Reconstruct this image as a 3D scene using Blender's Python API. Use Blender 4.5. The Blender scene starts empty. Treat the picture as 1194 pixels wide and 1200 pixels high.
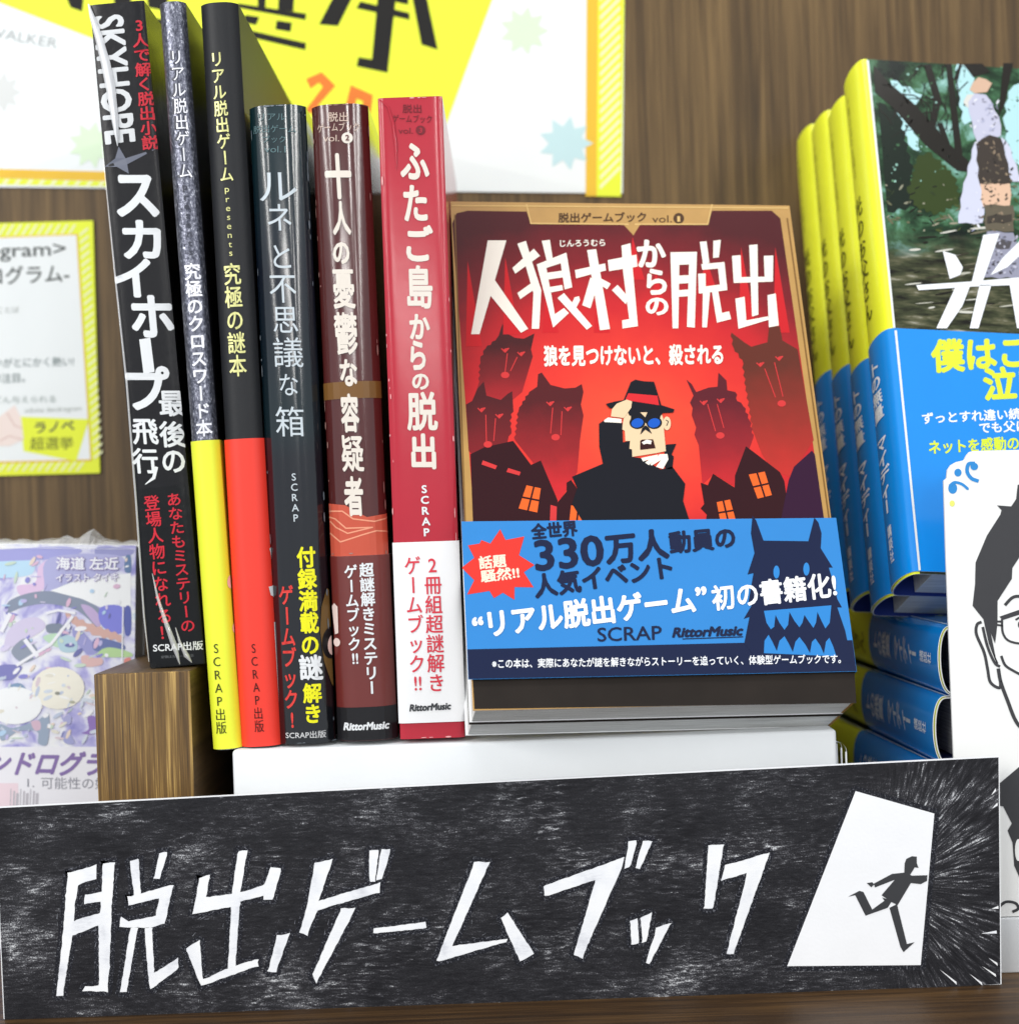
import bpy, bmesh, math, random
from mathutils import Vector, Matrix
from mathutils.geometry import tessellate_polygon
random.seed(4)
scn = bpy.context.scene
COL = scn.collection

# ------------------------------------------------------------------ camera
CAM = Vector((0.0, -0.55, 0.0))
FPX, CXP, CYP = 1940.0, 597.0, 600.0       # focal length and centre, in photograph pixels (1194 x 1200)
ROLL = math.radians(2.0)
RIGHT = Vector((math.cos(ROLL), 0, -math.sin(ROLL)))
UP = Vector((math.sin(ROLL), 0, math.cos(ROLL)))
FWD = Vector((0, 1, 0))
cd = bpy.data.cameras.new('camera')
cam = bpy.data.objects.new('camera', cd)
COL.objects.link(cam)
cam.matrix_world = Matrix(((RIGHT.x, UP.x, -FWD.x, CAM.x), (RIGHT.y, UP.y, -FWD.y, CAM.y), (RIGHT.z, UP.z, -FWD.z, CAM.z), (0, 0, 0, 1)))
cd.lens = 36.0 * FPX / 1200.0
cd.sensor_width = 36.0
cd.clip_start, cd.clip_end = 0.01, 60.0
cd.dof.use_dof = True
cd.dof.focus_distance = 0.545
cd.dof.aperture_fstop = 10.0
scn.camera = cam

# ------------------------------------------------------------------ light: shop ceiling tubes, added soft key, bright room
scn.view_settings.view_transform = 'Standard'
scn.view_settings.look = 'None'
scn.view_settings.gamma = 1.0
scn.view_settings.exposure = 0.0
scn.view_settings.use_curve_mapping = False
w = bpy.data.worlds.new('World')
scn.world = w
w.use_nodes = True
bg = w.node_tree.nodes['Background']
bg.inputs[0].default_value = (0.86, 0.93, 1.0, 1)
bg.inputs[1].default_value = 0.72


def area(name, loc, target, sx, sy, power, col=(1.0, 0.98, 0.95)):
    l = bpy.data.lights.new(name, 'AREA')
    l.shape = 'RECTANGLE'
    l.size, l.size_y = sx, sy
    l.energy = power
    l.color = col
    o = bpy.data.objects.new(name, l)
    COL.objects.link(o)
    o.location = loc
    o.rotation_euler = (Vector(target) - Vector(loc)).to_track_quat('-Z', 'Y').to_euler()
    return o


area('soft_key_light', (-1.8, -2.1, 1.2), (0, 0, -0.05), 2.0, 0.5, 40)  # added soft key for overall brightness, set left to brighten left-facing spines
area('shelf_top_light', (0.0, -0.42, 1.35), (0, 0.0, -0.05), 1.4, 0.25, 9)
for k, (lx, ly) in enumerate(((-2.3, -4.2), (0.45, -5.4), (2.6, -4.2), (-0.9, -8.5), (1.8, -8.5))):
    area('ceiling_tube_light', (lx, ly, 1.35), (lx, ly, 0.0), 0.22, 2.4, 60)


for lx, ly, wx, wy, pw in ((-0.62, -13.0, 0.30, 8.0, 190), (4.0, -7.5, 0.3, 12.0, 420), (-4.4, -7.5, 0.3, 12.0, 420)):
    area('ceiling_light_row', (lx, ly, 1.35), (lx, ly, 0.0), wx, wy, pw)


# ------------------------------------------------------------------ helpers: projection
def ray(px, py):
    return FWD + RIGHT * ((px - CXP) / FPX) - UP * ((py - CYP) / FPX)


def hit(px, py, p0, n):
    d = ray(px, py)
    return CAM + d * ((Vector(p0) - CAM).dot(n) / d.dot(n))


def Z(ox, oy, s):
    return lambda pts: [(ox + x / s, oy + y / s) for x, y in pts]


class Frame:
    """A thing's own axes: X along its width, Y away from the viewer, Z up."""
    def __init__(self, o, X, Zv):
        X = X.normalized()
        Y = Zv.cross(X).normalized()
        Zn = X.cross(Y).normalized()
        self.M = Matrix(((X.x, Y.x, Zn.x, o.x), (X.y, Y.y, Zn.y, o.y), (X.z, Y.z, Zn.z, o.z), (0, 0, 0, 1)))
        self.I = self.M.inverted()

    def uv(self, px, py, y0=0.0):
        c = self.I @ CAM
        d = self.I.to_3x3() @ ray(px, py)
        t = (y0 - c.y) / d.y
        p = c + d * t
        return (p.x, p.z)


def quad_frame(TL, TR, BR, BL, p0, n, sides=False):
    """Rectangle fitted to four picture corners on a plane; origin at the middle of its bottom edge."""
    a, b, c, d = [hit(x, y, p0, n) for x, y in (TL, TR, BR, BL)]
    X = ((b - a) + (c - d)).normalized()
    n = Vector(n).normalized()
    Zv = n.cross(X) * -1.0 if n.y > 0 else n.cross(X)
    if Zv.z < 0:
        Zv = -Zv
    if sides:                       # a tall narrow face: its long edges give the lean
        Zv = ((a - d) + (b - c)).normalized()
        X = Zv.cross(n) if Zv.cross(n).x > 0 else n.cross(Zv)
    H = ((a - d).dot(Zv) + (b - c).dot(Zv)) / 2
    W = ((b - a).dot(X) + (c - d).dot(X)) / 2
    ctr = (a + b + c + d) / 4
    f = Frame(ctr - Zv * (H / 2), X, Zv)
    f.W, f.H = W, H
    return f


# ------------------------------------------------------------------ helpers: materials
def lin(c):
    c = c / 255.0
    return c / 12.92 if c <= 0.04045 else ((c + 0.055) / 1.055) ** 2.4


K = 0.84
MATS = {}


def mat(name, rgb, rough=0.45, spec=0.4, metal=0.0, vary=0.05, bump=0.0, coat=0.0, vscale=60.0, bscale=900.0):
    if name in MATS:
        return MATS[name]
    m = bpy.data.materials.new(name)
    m.use_nodes = True
    nt = m.node_tree
    b = nt.nodes['Principled BSDF']
    col = [lin(v) * K for v in rgb]
    b.inputs['Roughness'].default_value = rough
    b.inputs['Specular IOR Level'].default_value = spec
    b.inputs['Metallic'].default_value = metal
    b.inputs['Coat Weight'].default_value = coat
    b.inputs['Coat Roughness'].default_value = 0.12
    tc = nt.nodes.new('ShaderNodeTexCoord')
    if vary:
        no = nt.nodes.new('ShaderNodeTexNoise')
        no.inputs['Scale'].default_value = vscale
        no.inputs['Detail'].default_value = 6
        nt.links.new(tc.outputs['Object'], no.inputs['Vector'])
        mx = nt.nodes.new('ShaderNodeMix')
        mx.data_type = 'RGBA'
        mx.inputs[6].default_value = [max(0, c * (1 - vary * 1.6)) for c in col] + [1]
        mx.inputs[7].default_value = [min(0.95, c * (1 + vary * 1.2)) for c in col] + [1]
        nt.links.new(no.outputs['Fac'], mx.inputs[0])
        nt.links.new(mx.outputs[2], b.inputs['Base Color'])
    else:
        b.inputs['Base Color'].default_value = col + [1]
    if bump:
        n2 = nt.nodes.new('ShaderNodeTexNoise')
        n2.inputs['Scale'].default_value = bscale
        n2.inputs['Detail'].default_value = 3
        nt.links.new(tc.outputs['Object'], n2.inputs['Vector'])
        bp = nt.nodes.new('ShaderNodeBump')
        bp.inputs['Strength'].default_value = bump
        bp.inputs['Distance'].default_value = 0.0005
        nt.links.new(n2.outputs['Fac'], bp.inputs['Height'])
        nt.links.new(bp.outputs['Normal'], b.inputs['Normal'])
    MATS[name] = m
    return m


def ink(rgb, gloss=0.3):
    return mat('ink_%d_%d_%d' % rgb + ('' if gloss == 0.3 else '_g%d' % int(gloss * 100)), rgb, rough=gloss, spec=0.28, vary=0.03)


def ramp_nodes(nt, fac, stops):
    r = nt.nodes.new('ShaderNodeValToRGB')
    el = r.color_ramp.elements
    while len(el) < len(stops):
        el.new(0.5)
    for e, (p, c) in zip(el, stops):
        e.position = p
        e.color = [lin(v) * K for v in c] + [1]
    nt.links.new(fac, r.inputs[0])
    return r


def newmat(name, rough, spec=0.4):
    m = bpy.data.materials.new(name)
    m.use_nodes = True
    nt = m.node_tree
    b = nt.nodes['Principled BSDF']
    b.inputs['Roughness'].default_value = rough
    b.inputs['Specular IOR Level'].default_value = spec
    tc = nt.nodes.new('ShaderNodeTexCoord')
    MATS[name] = m
    return m, nt, b, tc


def math_node(nt, op, a, b=None):
    n = nt.nodes.new('ShaderNodeMath')
    n.operation = op
    for i, v in enumerate((a, b)):
        if v is None:
            continue
        if isinstance(v, (int, float)):
            n.inputs[i].default_value = v
        else:
            nt.links.new(v, n.inputs[i])
    return n.outputs[0]


def mapping(nt, vec, scale, loc=(0, 0, 0), rot=(0, 0, 0)):
    mp = nt.nodes.new('ShaderNodeMapping')
    mp.inputs['Scale'].default_value = scale
    mp.inputs['Location'].default_value = loc
    mp.inputs['Rotation'].default_value = rot
    nt.links.new(vec, mp.inputs['Vector'])
    return mp.outputs[0]


def noise(nt, vec, scale, detail=4, rough=0.55, dist=0.0):
    n = nt.nodes.new('ShaderNodeTexNoise')
    n.inputs['Scale'].default_value = scale
    n.inputs['Detail'].default_value = detail
    n.inputs['Roughness'].default_value = rough
    n.inputs['Distortion'].default_value = dist
    nt.links.new(vec, n.inputs['Vector'])
    return n.outputs['Fac']


def printed_gradient(name, stops, center, radius, rough=0.22, sx=1.0, sz=1.0):
    """Printed colours that run outward from a point of the artwork."""
    m, nt, b, tc = newmat(name, rough)
    v = mapping(nt, tc.outputs['Object'], (sx / radius, 0.0, sz / radius), (-center[0] * sx / radius, 0, -center[1] * sz / radius))
    ln = nt.nodes.new('ShaderNodeVectorMath')
    ln.operation = 'LENGTH'
    nt.links.new(v, ln.inputs[0])
    fac = math_node(nt, 'ADD', ln.outputs['Value'], math_node(nt, 'MULTIPLY', math_node(nt, 'SUBTRACT', noise(nt, tc.outputs['Object'], 90, 6), 0.5), 0.16))
    r = ramp_nodes(nt, fac, stops)
    nt.links.new(r.outputs[0], b.inputs['Base Color'])
    return m


def printed_fade(name, z0, c0, z1, c1, rough=0.22):
    """Printed colour that fades up the artwork from c0 (at z0) to c1 (at z1)."""
    m, nt, b, tc = newmat(name, rough)
    sp = nt.nodes.new('ShaderNodeSeparateXYZ')
    nt.links.new(tc.outputs['Object'], sp.inputs[0])
    f = math_node(nt, 'DIVIDE', math_node(nt, 'SUBTRACT', sp.outputs[2], z0), z1 - z0)
    f = math_node(nt, 'ADD', f, math_node(nt, 'MULTIPLY', math_node(nt, 'SUBTRACT', noise(nt, tc.outputs['Object'], 120, 6), 0.5), 0.25))
    r = ramp_nodes(nt, f, [(0.0, c0), (0.35, tuple((a * .55 + b * .45) for a, b in zip(c0, c1))), (0.78, c1), (1.0, c1)])
    nt.links.new(r.outputs[0], b.inputs['Base Color'])
    return m


def wood(name, stops, scale, fine, rough=0.45, knots=0.0):
    m, nt, b, tc = newmat(name, rough, 0.35)
    v = mapping(nt, tc.outputs['Object'], scale)
    n1 = noise(nt, v, 1.0, 8, 0.62, 0.6)
    v2 = mapping(nt, tc.outputs['Object'], fine)
    n2 = noise(nt, v2, 1.0, 3, 0.6)
    v3 = mapping(nt, tc.outputs['Object'], (6, 6, 6))
    n3 = noise(nt, v3, 1.0, 3, 0.5)
    f = math_node(nt, 'ADD', math_node(nt, 'MULTIPLY', n1, 0.55), math_node(nt, 'MULTIPLY', n2, 0.3))
    f = math_node(nt, 'ADD', f, math_node(nt, 'MULTIPLY', n3, 0.22))
    r = ramp_nodes(nt, f, stops)
    nt.links.new(r.outputs[0], b.inputs['Base Color'])
    bp = nt.nodes.new('ShaderNodeBump')
    bp.inputs['Strength'].default_value = 0.25
    bp.inputs['Distance'].default_value = 0.0006
    nt.links.new(f, bp.inputs['Height'])
    nt.links.new(bp.outputs['Normal'], b.inputs['Normal'])
    return m


# ------------------------------------------------------------------ helpers: meshes
class MB:
    def __init__(self):
        self.v, self.f, self.m, self.s, self.mats = [], [], [], [], []

    def mi(self, m):
        if m not in self.mats:
            self.mats.append(m)
        return self.mats.index(m)

    def add(self, verts, faces, m, smooth=False):
        o = len(self.v)
        self.v += [tuple(p) for p in verts]
        i = self.mi(m)
        for f in faces:
            self.f.append([o + k for k in f])
            self.m.append(i)
            self.s.append(smooth)

    def box(self, x0, x1, y0, y1, z0, z1, m):
        vs = [(x, y, z) for x in (x0, x1) for y in (y0, y1) for z in (z0, z1)]
        self.add(vs, [(0, 1, 3, 2), (4, 6, 7, 5), (0, 4, 5, 1), (2, 3, 7, 6), (0, 2, 6, 4), (1, 5, 7, 3)], m)

    def build(self, name, parent=None, frame=None):
        me = bpy.data.meshes.new(name)
        me.from_pydata(self.v, [], self.f)
        for m in self.mats:
            me.materials.append(m)
        me.polygons.foreach_set('material_index', self.m)
        me.polygons.foreach_set('use_smooth', self.s)
        me.update()
        o = bpy.data.objects.new(name, me)
        COL.objects.link(o)
        if parent is not None:
            o.parent = parent
        elif frame is not None:
            o.matrix_world = frame.M
        return o


def bevel_box(mb, x0, x1, y0, y1, z0, z1, m, r, seg=3, m_side=None):
    bm = bmesh.new()
    bmesh.ops.create_cube(bm, size=1)
    for v in bm.verts:
        v.co = Vector((x0 + (v.co.x + .5) * (x1 - x0), y0 + (v.co.y + .5) * (y1 - y0), z0 + (v.co.z + .5) * (z1 - z0)))
    bmesh.ops.bevel(bm, geom=bm.edges[:], offset=r, segments=seg, affect='EDGES', profile=0.5)
    bm.verts.index_update()
    bm.normal_update()
    vs = [v.co[:] for v in bm.verts]
    mb.add(vs, [[v.index for v in f.verts] for f in bm.faces if m_side is None or f.normal.y < -0.6], m, True)
    if m_side:
        mb.add(vs, [[v.index for v in f.verts] for f in bm.faces if f.normal.y >= -0.6], m_side, True)
    bm.free()


_tc = bpy.data.curves.new('lettering', 'FONT')
_tc.size = 1.0
_tc.resolution_u = 3
_to = bpy.data.objects.new('lettering', _tc)
COL.objects.link(_to)
_gl = {}


def glyphs(s, bold=0.0, shear=0.0):
    """Flat outline faces of a string; bold lettering is the outline laid down several times with a small shift.
    Returns vertices (x, y, extra lift) and faces."""
    k = (s, bold, shear)
    if k not in _gl:
        _tc.body = s
        _tc.shear = shear
        bpy.context.view_layer.update()
        me = bpy.data.meshes.new_from_object(_to.evaluated_get(bpy.context.evaluated_depsgraph_get()))
        v0 = [(v.co.x, v.co.y) for v in me.vertices]
        f0 = [tuple(p.vertices) for p in me.polygons]
        bpy.data.meshes.remove(me)
        vs, fs = [], []
        d = bold * 0.8
        sh = [(0, 0)]
        if bold > 0:
            sh = [(d * math.cos(t), d * math.sin(t)) for t in [math.pi * 2 * i / (8 if bold > 0.025 else 4) for i in range(8 if bold > 0.025 else 4)]]
            if bold > 0.035:
                sh.append((0, 0))
        for i, (dx, dy) in enumerate(sh):
            o = len(vs)
            vs += [(x + dx, y + dy, 0.1 * i) for x, y in v0]
            fs += [tuple(o + j for j in f) for f in f0]
        _gl[k] = (vs, fs)
    return _gl[k]


STEP = 0.00005


class Art:
    """Printing on one face. proj: picture or drawing coordinates -> face coordinates (a, b); emb: (a, b, lift) -> local 3-D."""
    count = 0

    def __init__(self, mb, proj, emb, cuts=(), base=2):
        self.mb, self.proj, self.emb, self.cuts, self.lvl = mb, proj, emb, cuts, base

    def _put(self, pts2, tris, m, lvl):
        pts2 = [p if len(p) == 3 else (p[0], p[1], 0.0) for p in pts2]
        if self.cuts:
            bm = bmesh.new()
            vs = [bm.verts.new(p) for p in pts2]
            for t in tris:
                try:
                    bm.faces.new([vs[i] for i in t])
                except ValueError:
                    pass
            lo, hi = min(p[0] for p in pts2), max(p[0] for p in pts2)
            for c in self.cuts:
                if lo < c < hi:
                    bmesh.ops.bisect_plane(bm, geom=bm.verts[:] + bm.edges[:] + bm.faces[:], plane_co=(c, 0, 0), plane_no=(1, 0, 0))
            bm.verts.index_update()
            pts2 = [tuple(v.co) for v in bm.verts]
            tris = [[v.index for v in f.verts] for f in bm.faces]
            bm.free()
        self.mb.add([self.emb(a, b, (lvl + e) * STEP) for a, b, e in pts2], tris, m)

    def poly(self, pts, m, lvl=None, holes=()):
        if lvl is None:
            lvl = self.lvl
        Art.count += 1
        lvl += 0.05 * (Art.count % 5)
        loops = [[self.proj(*p) for p in pts]] + [[self.proj(*p) for p in h] for h in holes]
        tr = tessellate_polygon([[Vector((a, b, 0)) for a, b in l] for l in loops])
        flat = [p for l in loops for p in l]
        self._put(flat, tr, m, lvl)

    def ell(self, cx, cy, rx, ry, m, lvl=None, rot=0.0, n=20):
        c, s = math.cos(rot), math.sin(rot)
        self.poly([(cx + rx * math.cos(t) * c - ry * math.sin(t) * s, cy + rx * math.cos(t) * s + ry * math.sin(t) * c)
                   for t in [2 * math.pi * i / n for i in range(n)]], m, lvl)

    def stroke(self, pts, wd, m, lvl=None, closed=False, taper=False):
        if closed:
            pts = list(pts) + [pts[0]]
        for i, ((x0, y0), (x1, y1)) in enumerate(zip(pts[:-1], pts[1:])):
            L = math.hypot(x1 - x0, y1 - y0)
            if L < 1e-9:
                continue
            ex, ey = (x1 - x0) / L, (y1 - y0) / L
            w0 = w1 = wd / 2
            if taper and i == len(pts) - 2:
                w1 = wd * 0.12
            e = wd * 0.25
            x0 -= ex * e; y0 -= ey * e; x1 += ex * e; y1 += ey * e
            self.poly([(x0 - ey * w0, y0 + ex * w0), (x1 - ey * w1, y1 + ex * w1), (x1 + ey * w1, y1 - ex * w1), (x0 + ey * w0, y0 - ex * w0)], m, (self.lvl if lvl is None else lvl))

    def _glyph(self, vs, fs, fn, m, lvl):
        self._put([self.proj(*fn(x, y)) + (e,) for x, y, e in vs], fs, m, self.lvl if lvl is None else lvl)

    def box_glyph(self, ch, x0, y0, x1, y1, m, bold=0.04, lvl=None, slant=0.06):
        """One character stretched into a box; slant leans it along a leaning spine."""
        vs, fs = glyphs(ch, bold)
        xa, xb = min(v[0] for v in vs), max(v[0] for v in vs)
        ya, yb = min(v[1] for v in vs), max(v[1] for v in vs)
        ym = (y0 + y1) / 2

        def fn(x, y):
            py = y1 + (y0 - y1) * (y - ya) / (yb - ya)
            px = x0 + (x1 - x0) * (x - xa) / (xb - xa)
            return (px + (py - ym) * slant, py)
        self._glyph(vs, fs, fn, m, lvl)

    def htext(self, s, p0, p1, size, m, bold=0.0, lvl=None, shear=0.0):
        """Text on a baseline from p0 to p1, stretched to that width, with the given em height."""
        vs, fs = glyphs(s, bold, shear)
        xa, xb = min(v[0] for v in vs), max(v[0] for v in vs)
        dx, dy = p1[0] - p0[0], p1[1] - p0[1]
        L = math.hypot(dx, dy)
        ux, uy = dx / L, dy / L
        k = L / (xb - xa)
        self._glyph(vs, fs, lambda x, y: (p0[0] + ux * k * (x - xa) + uy * size * y, p0[1] + uy * k * (x - xa) - ux * size * y), m, lvl)

    def vtext(self, s, p0, p1, width, m, bold=0.0, lvl=None, cellk=1.0):
        """Upright characters set one below another, from p0 (top) to p1 (bottom)."""
        cells = s if isinstance(s, (list, tuple)) else list(s)
        dx, dy = p1[0] - p0[0], p1[1] - p0[1]
        L = math.hypot(dx, dy)
        ux, uy = dx / L, dy / L
        rx, ry = uy, -ux
        ch = L / len(cells)
        for i, c in enumerate(cells):
            if c == ' ':
                continue
            vs, fs = glyphs(c, bold)
            cx, cy = p0[0] + ux * ch * (i + .5), p0[1] + uy * ch * (i + .5)
            h = ch * cellk
            if c in 'ー〜':
                fn = lambda x, y: (cx + rx * width * (.385 - y) * -1 + ux * h * (x - .5), cy + ry * width * (.385 - y) * -1 + uy * h * (x - .5))
            elif ord(c[0]) < 0x2000:
                xa, xb = min(v[0] for v in vs), max(v[0] for v in vs)
                ya, yb = min(v[1] for v in vs), max(v[1] for v in vs)
                xm, ym = (xa + xb) / 2, (ya + yb) / 2
                fn = lambda x, y: (cx + rx * width * (x - xm) - ux * h * (y - ym), cy + ry * width * (x - xm) - uy * h * (y - ym))
            else:
                fn = lambda x, y: (cx + rx * width * (x - .5) - ux * h * (y - .38), cy + ry * width * (x - .5) - uy * h * (y - .38))
            self._glyph(vs, fs, fn, m, lvl)

    def downtext(self, s, p0, p1, height, m, bold=0.0, lvl=None):
        """Latin text turned a quarter to the right, reading downwards; p0-p1 is its baseline (at the left of the letters)."""
        vs, fs = glyphs(s, bold)
        xa, xb = min(v[0] for v in vs), max(v[0] for v in vs)
        dx, dy = p1[0] - p0[0], p1[1] - p0[1]
        L = math.hypot(dx, dy)
        ux, uy = dx / L, dy / L
        k = L / (xb - xa)
        self._glyph(vs, fs, lambda x, y: (p0[0] + ux * k * (x - xa) + uy * height * y, p0[1] + uy * k * (x - xa) - ux * height * y), m, lvl)


def smooth(pts, n=6, closed=False):
    """Catmull-Rom curve through drawn points."""
    P = list(pts)
    m = len(P)
    out = []
    for i in range(m if closed else m - 1):
        if closed:
            p0, p1, p2, p3 = P[i - 1], P[i], P[(i + 1) % m], P[(i + 2) % m]
        else:
            p0, p1, p2, p3 = P[max(0, i - 1)], P[i], P[i + 1], P[min(m - 1, i + 2)]
        for k in range(n):
            t = k / n
            out.append(tuple(0.5 * (2 * b + (c - a) * t + (2 * a - 5 * b + 4 * c - d) * t * t + (3 * b - a - 3 * c + d) * t ** 3) for a, b, c, d in zip(p0, p1, p2, p3)))
    return out if closed else out + [P[-1]]


def flat_art(mb, fr, y0=0.0, base=2):
    return Art(mb, lambda x, y: fr.uv(x, y, y0), lambda a, b, l: (a, y0 - l, b), base=base)


def thing(name, label, cat, frame, group=None):
    o = bpy.data.objects.new(name, None)
    o.empty_display_size = 0.02
    COL.objects.link(o)
    o.matrix_world = frame.M
    tag(o, label, cat, group)
    return o


def tag(o, label, cat, group=None, kind=None):
    if label:
        o['label'] = label
        o['category'] = cat
    if group:
        o['group'] = group
    if kind:
        o['kind'] = kind
    return o


WHITE = mat('white_paper', (250, 251, 252), 0.6, 0.25, vary=0.02)
PAGES, _nt, _b, _tcn = newmat('page_edges', 0.7, 0.2)
_r = ramp_nodes(_nt, noise(_nt, mapping(_nt, _tcn.outputs['Object'], (40, 3200, 40)), 1.0, 3), [(0.3, (196, 196, 192)), (0.62, (252, 252, 250))])
_nt.links.new(_r.outputs[0], _b.inputs['Base Color'])

# ------------------------------------------------------------------ the setting: shelf board, back panel
WALLY = 0.172
SHELFZ = -0.1568
M_WALL = wood('brown_wall_wood', [(0.34, (42, 30, 14)), (0.5, (86, 65, 36)), (0.68, (130, 103, 63))], (210, 210, 6), (1000, 1000, 16), 0.5)
M_SHELF = wood('dark_shelf_wood', [(0.36, (24, 15, 8)), (0.52, (64, 44, 23)), (0.68, (108, 79, 44))], (9, 260, 260), (30, 900, 900), 0.5)
M_BLOCK = wood('zebra_block_wood', [(0.38, (30, 20, 7)), (0.46, (84, 60, 26)), (0.55, (118, 88, 42)), (0.64, (200, 164, 94))], (430, 430, 11), (1700, 1700, 30), 0.45)
M_EDGE = wood('block_edge_wood', [(0.36, (62, 47, 29)), (0.66, (112, 88, 58))], (300, 7, 300), (900, 20, 900), 0.4)

mb = MB()
mb.box(-0.9, 0.9, WALLY, WALLY + 0.018, SHELFZ - 0.02, 0.75, M_WALL)
tag(mb.build('wall'), 'brown wood grain back panel behind the books', 'wall', kind='structure')
mb = MB()
mb.box(-0.9, 0.9, -0.16, WALLY - 0.0005, SHELFZ - 0.022, SHELFZ, M_SHELF)
tag(mb.build('shelf_board'), 'dark brown wooden shelf board under the sign', 'shelf', kind='structure')


# ------------------------------------------------------------------ books standing spine forward
def bulge(x, h, b, p, off):
    """Point of the rounded spine at x, moved outward by off along the surface normal."""
    t = min(1.0, abs(x) / h)
    sl = b * p * t ** (p - 1) / h * (1 if x > 0 else -1)
    N = math.hypot(1, sl)
    return (x + sl / N * off, b * t ** p - off / N)


def profile(W, D, b, p, off, n=28):
    h = W / 2
    # points crowd towards the rounded corners
    sp = [bulge(h * math.sin(math.pi / 2 * (-1 + 2 * i / n)), h, b, p, off) for i in range(n + 1)]
    return [(sp[0][0], D)], sp, [(sp[-1][0], D)]


def wrap(mb, W, D, b, p, off, th, z0, z1, m_spine, m_side, m_edge):
    lo, so, ro = profile(W, D, b, p, off)
    li, si, ri = profile(W, D, b, p, off - th)
    segs = [(lo + so[:1], li + si[:1], m_side, False), (so, si, m_spine, True), (so[-1:] + ro, si[-1:] + ri, m_side, False)]
    for o, i, m, sm in segs:
        n = len(o)
        mb.add([(x, y, z) for z in (z0, z1) for x, y in o], [(k, k + 1, n + k + 1, n + k) for k in range(n - 1)], m, sm)
        mb.add([(x, y, z) for z in (z0, z1) for x, y in i], [(k, n + k, n + k + 1, k + 1) for k in range(n - 1)], m_edge, sm)
        for z in (z0, z1):
            mb.add([(x, y, z) for x, y in o] + [(x, y, z) for x, y in i], [(k, k + 1, n + k + 1, n + k) for k in range(n - 1)], m_edge)


class SpineBook:
    def __init__(self, label, corners, y, D, b, p, m_spine, m_side, group, cat='book', name='paperback_book', closed=False):
        self.fr = quad_frame(*corners, (0, y, 0), (0, -1, 0), True)
        self.W, self.H, self.D, self.b, self.p = self.fr.W, self.fr.H, D, b, p
        self.root = thing(name, label, cat, self.fr, group)
        self.cover = MB()
        wrap(self.cover, self.W - 0.0008, D, b, p, 0.0004, 0.0004, 0, self.H, m_spine, m_side, WHITE)
        self.cart = self.art(self.cover, 0.0004)
        h = self.W / 2
        pg = MB()
        if closed:
            pg.box(-h + .0006, h - .0006, b + 0.0004, D, 0.0001, self.H - 0.0001, m_side)
            pg.build('inner_box', self.root)
        else:
            pg.box(-h + .0006, h - .0006, b + 0.0008, D - 0.002, 0.0005, self.H - 0.0005, PAGES)
            pg.build('page_block', self.root)

    def emb(self, off):
        h = self.W / 2 - 0.0004

        def fn(a, b, l):
            x, y = bulge(max(-h, min(h, a)), h, self.b, self.p, off + l + 0.00012)
            return (x, y, b)
        return fn

    def art(self, mb, off):
        h = self.W / 2
        cuts = [h * k for k in (-.92, -.8, -.6, -.4, -.2, 0, .2, .4, .6, .8, .92)] if self.b > 0.0008 else ()
        return Art(mb, lambda x, y: self.fr.uv(x, y, 0.0), self.emb(off), cuts)

    def zat(self, y):
        """Height on the spine of a picture row."""
        x0, y0 = 0, 0
        best = None
        for k in range(0, 1201):
            pz = k / 1200 * self.H
            q = self.fr.M @ Vector((0, 0, pz)) - CAM
            py = CYP - FPX * q.dot(UP) / q.dot(FWD)
            if best is None or abs(py - y) < best[0]:
                best = (abs(py - y), pz)
        return best[1]

    def band(self, y_top, y_bot, m, m_side=None):
        mb = MB()
        z1 = self.zat(y_top)
        z0 = self.zat(y_bot) if y_bot else 0.0003
        wrap(mb, self.W - 0.0008, self.D - 0.004, self.b, self.p, 0.0009, 0.0002, z0, z1, m, m_side or m, WHITE)
        return mb, self.art(mb, 0.0009)

    def wear(self, art, n, z0, z1, m, seed):
        """Small rubbed spots where the jacket bends round the spine's edges and ends."""
        rn = random.Random(seed)
        h = self.W / 2 - 0.0006
        a2 = Art(art.mb, lambda a, b: (a, b), art.emb, ())
        for k in range(n):
            if rn.random() < .7:
                a, b = rn.choice((-1, 1)) * h * rn.uniform(.93, .995), rn.uniform(z0, z1)
                la, lb = rn.uniform(.00006, .0002), rn.uniform(.0003, .0022)
            else:
                a, b = rn.uniform(-h, h), rn.choice((z0 + .0004, z1 - .0004))
                la, lb = rn.uniform(.0003, .0012), rn.uniform(.00008, .0003)
            a2.ell(a, b, la, lb, m, 5, n=8)

    def bandrect(self, art, y_top, y_bot, m, lvl=1):
        """A printed field right across the spine between two picture rows."""
        z1, z0 = self.zat(y_top), (self.zat(y_bot) if y_bot else 0.0003)
        h = self.W / 2 - 0.0004
        a2 = Art(art.mb, lambda a, b: (a, b), art.emb, art.cuts)
        a2.poly([(-h, z0), (h, z0), (h, z1), (-h, z1)], m, lvl)


GROUP = 'books standing spine out in the row'
LW = ink((236, 238, 240))

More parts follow.
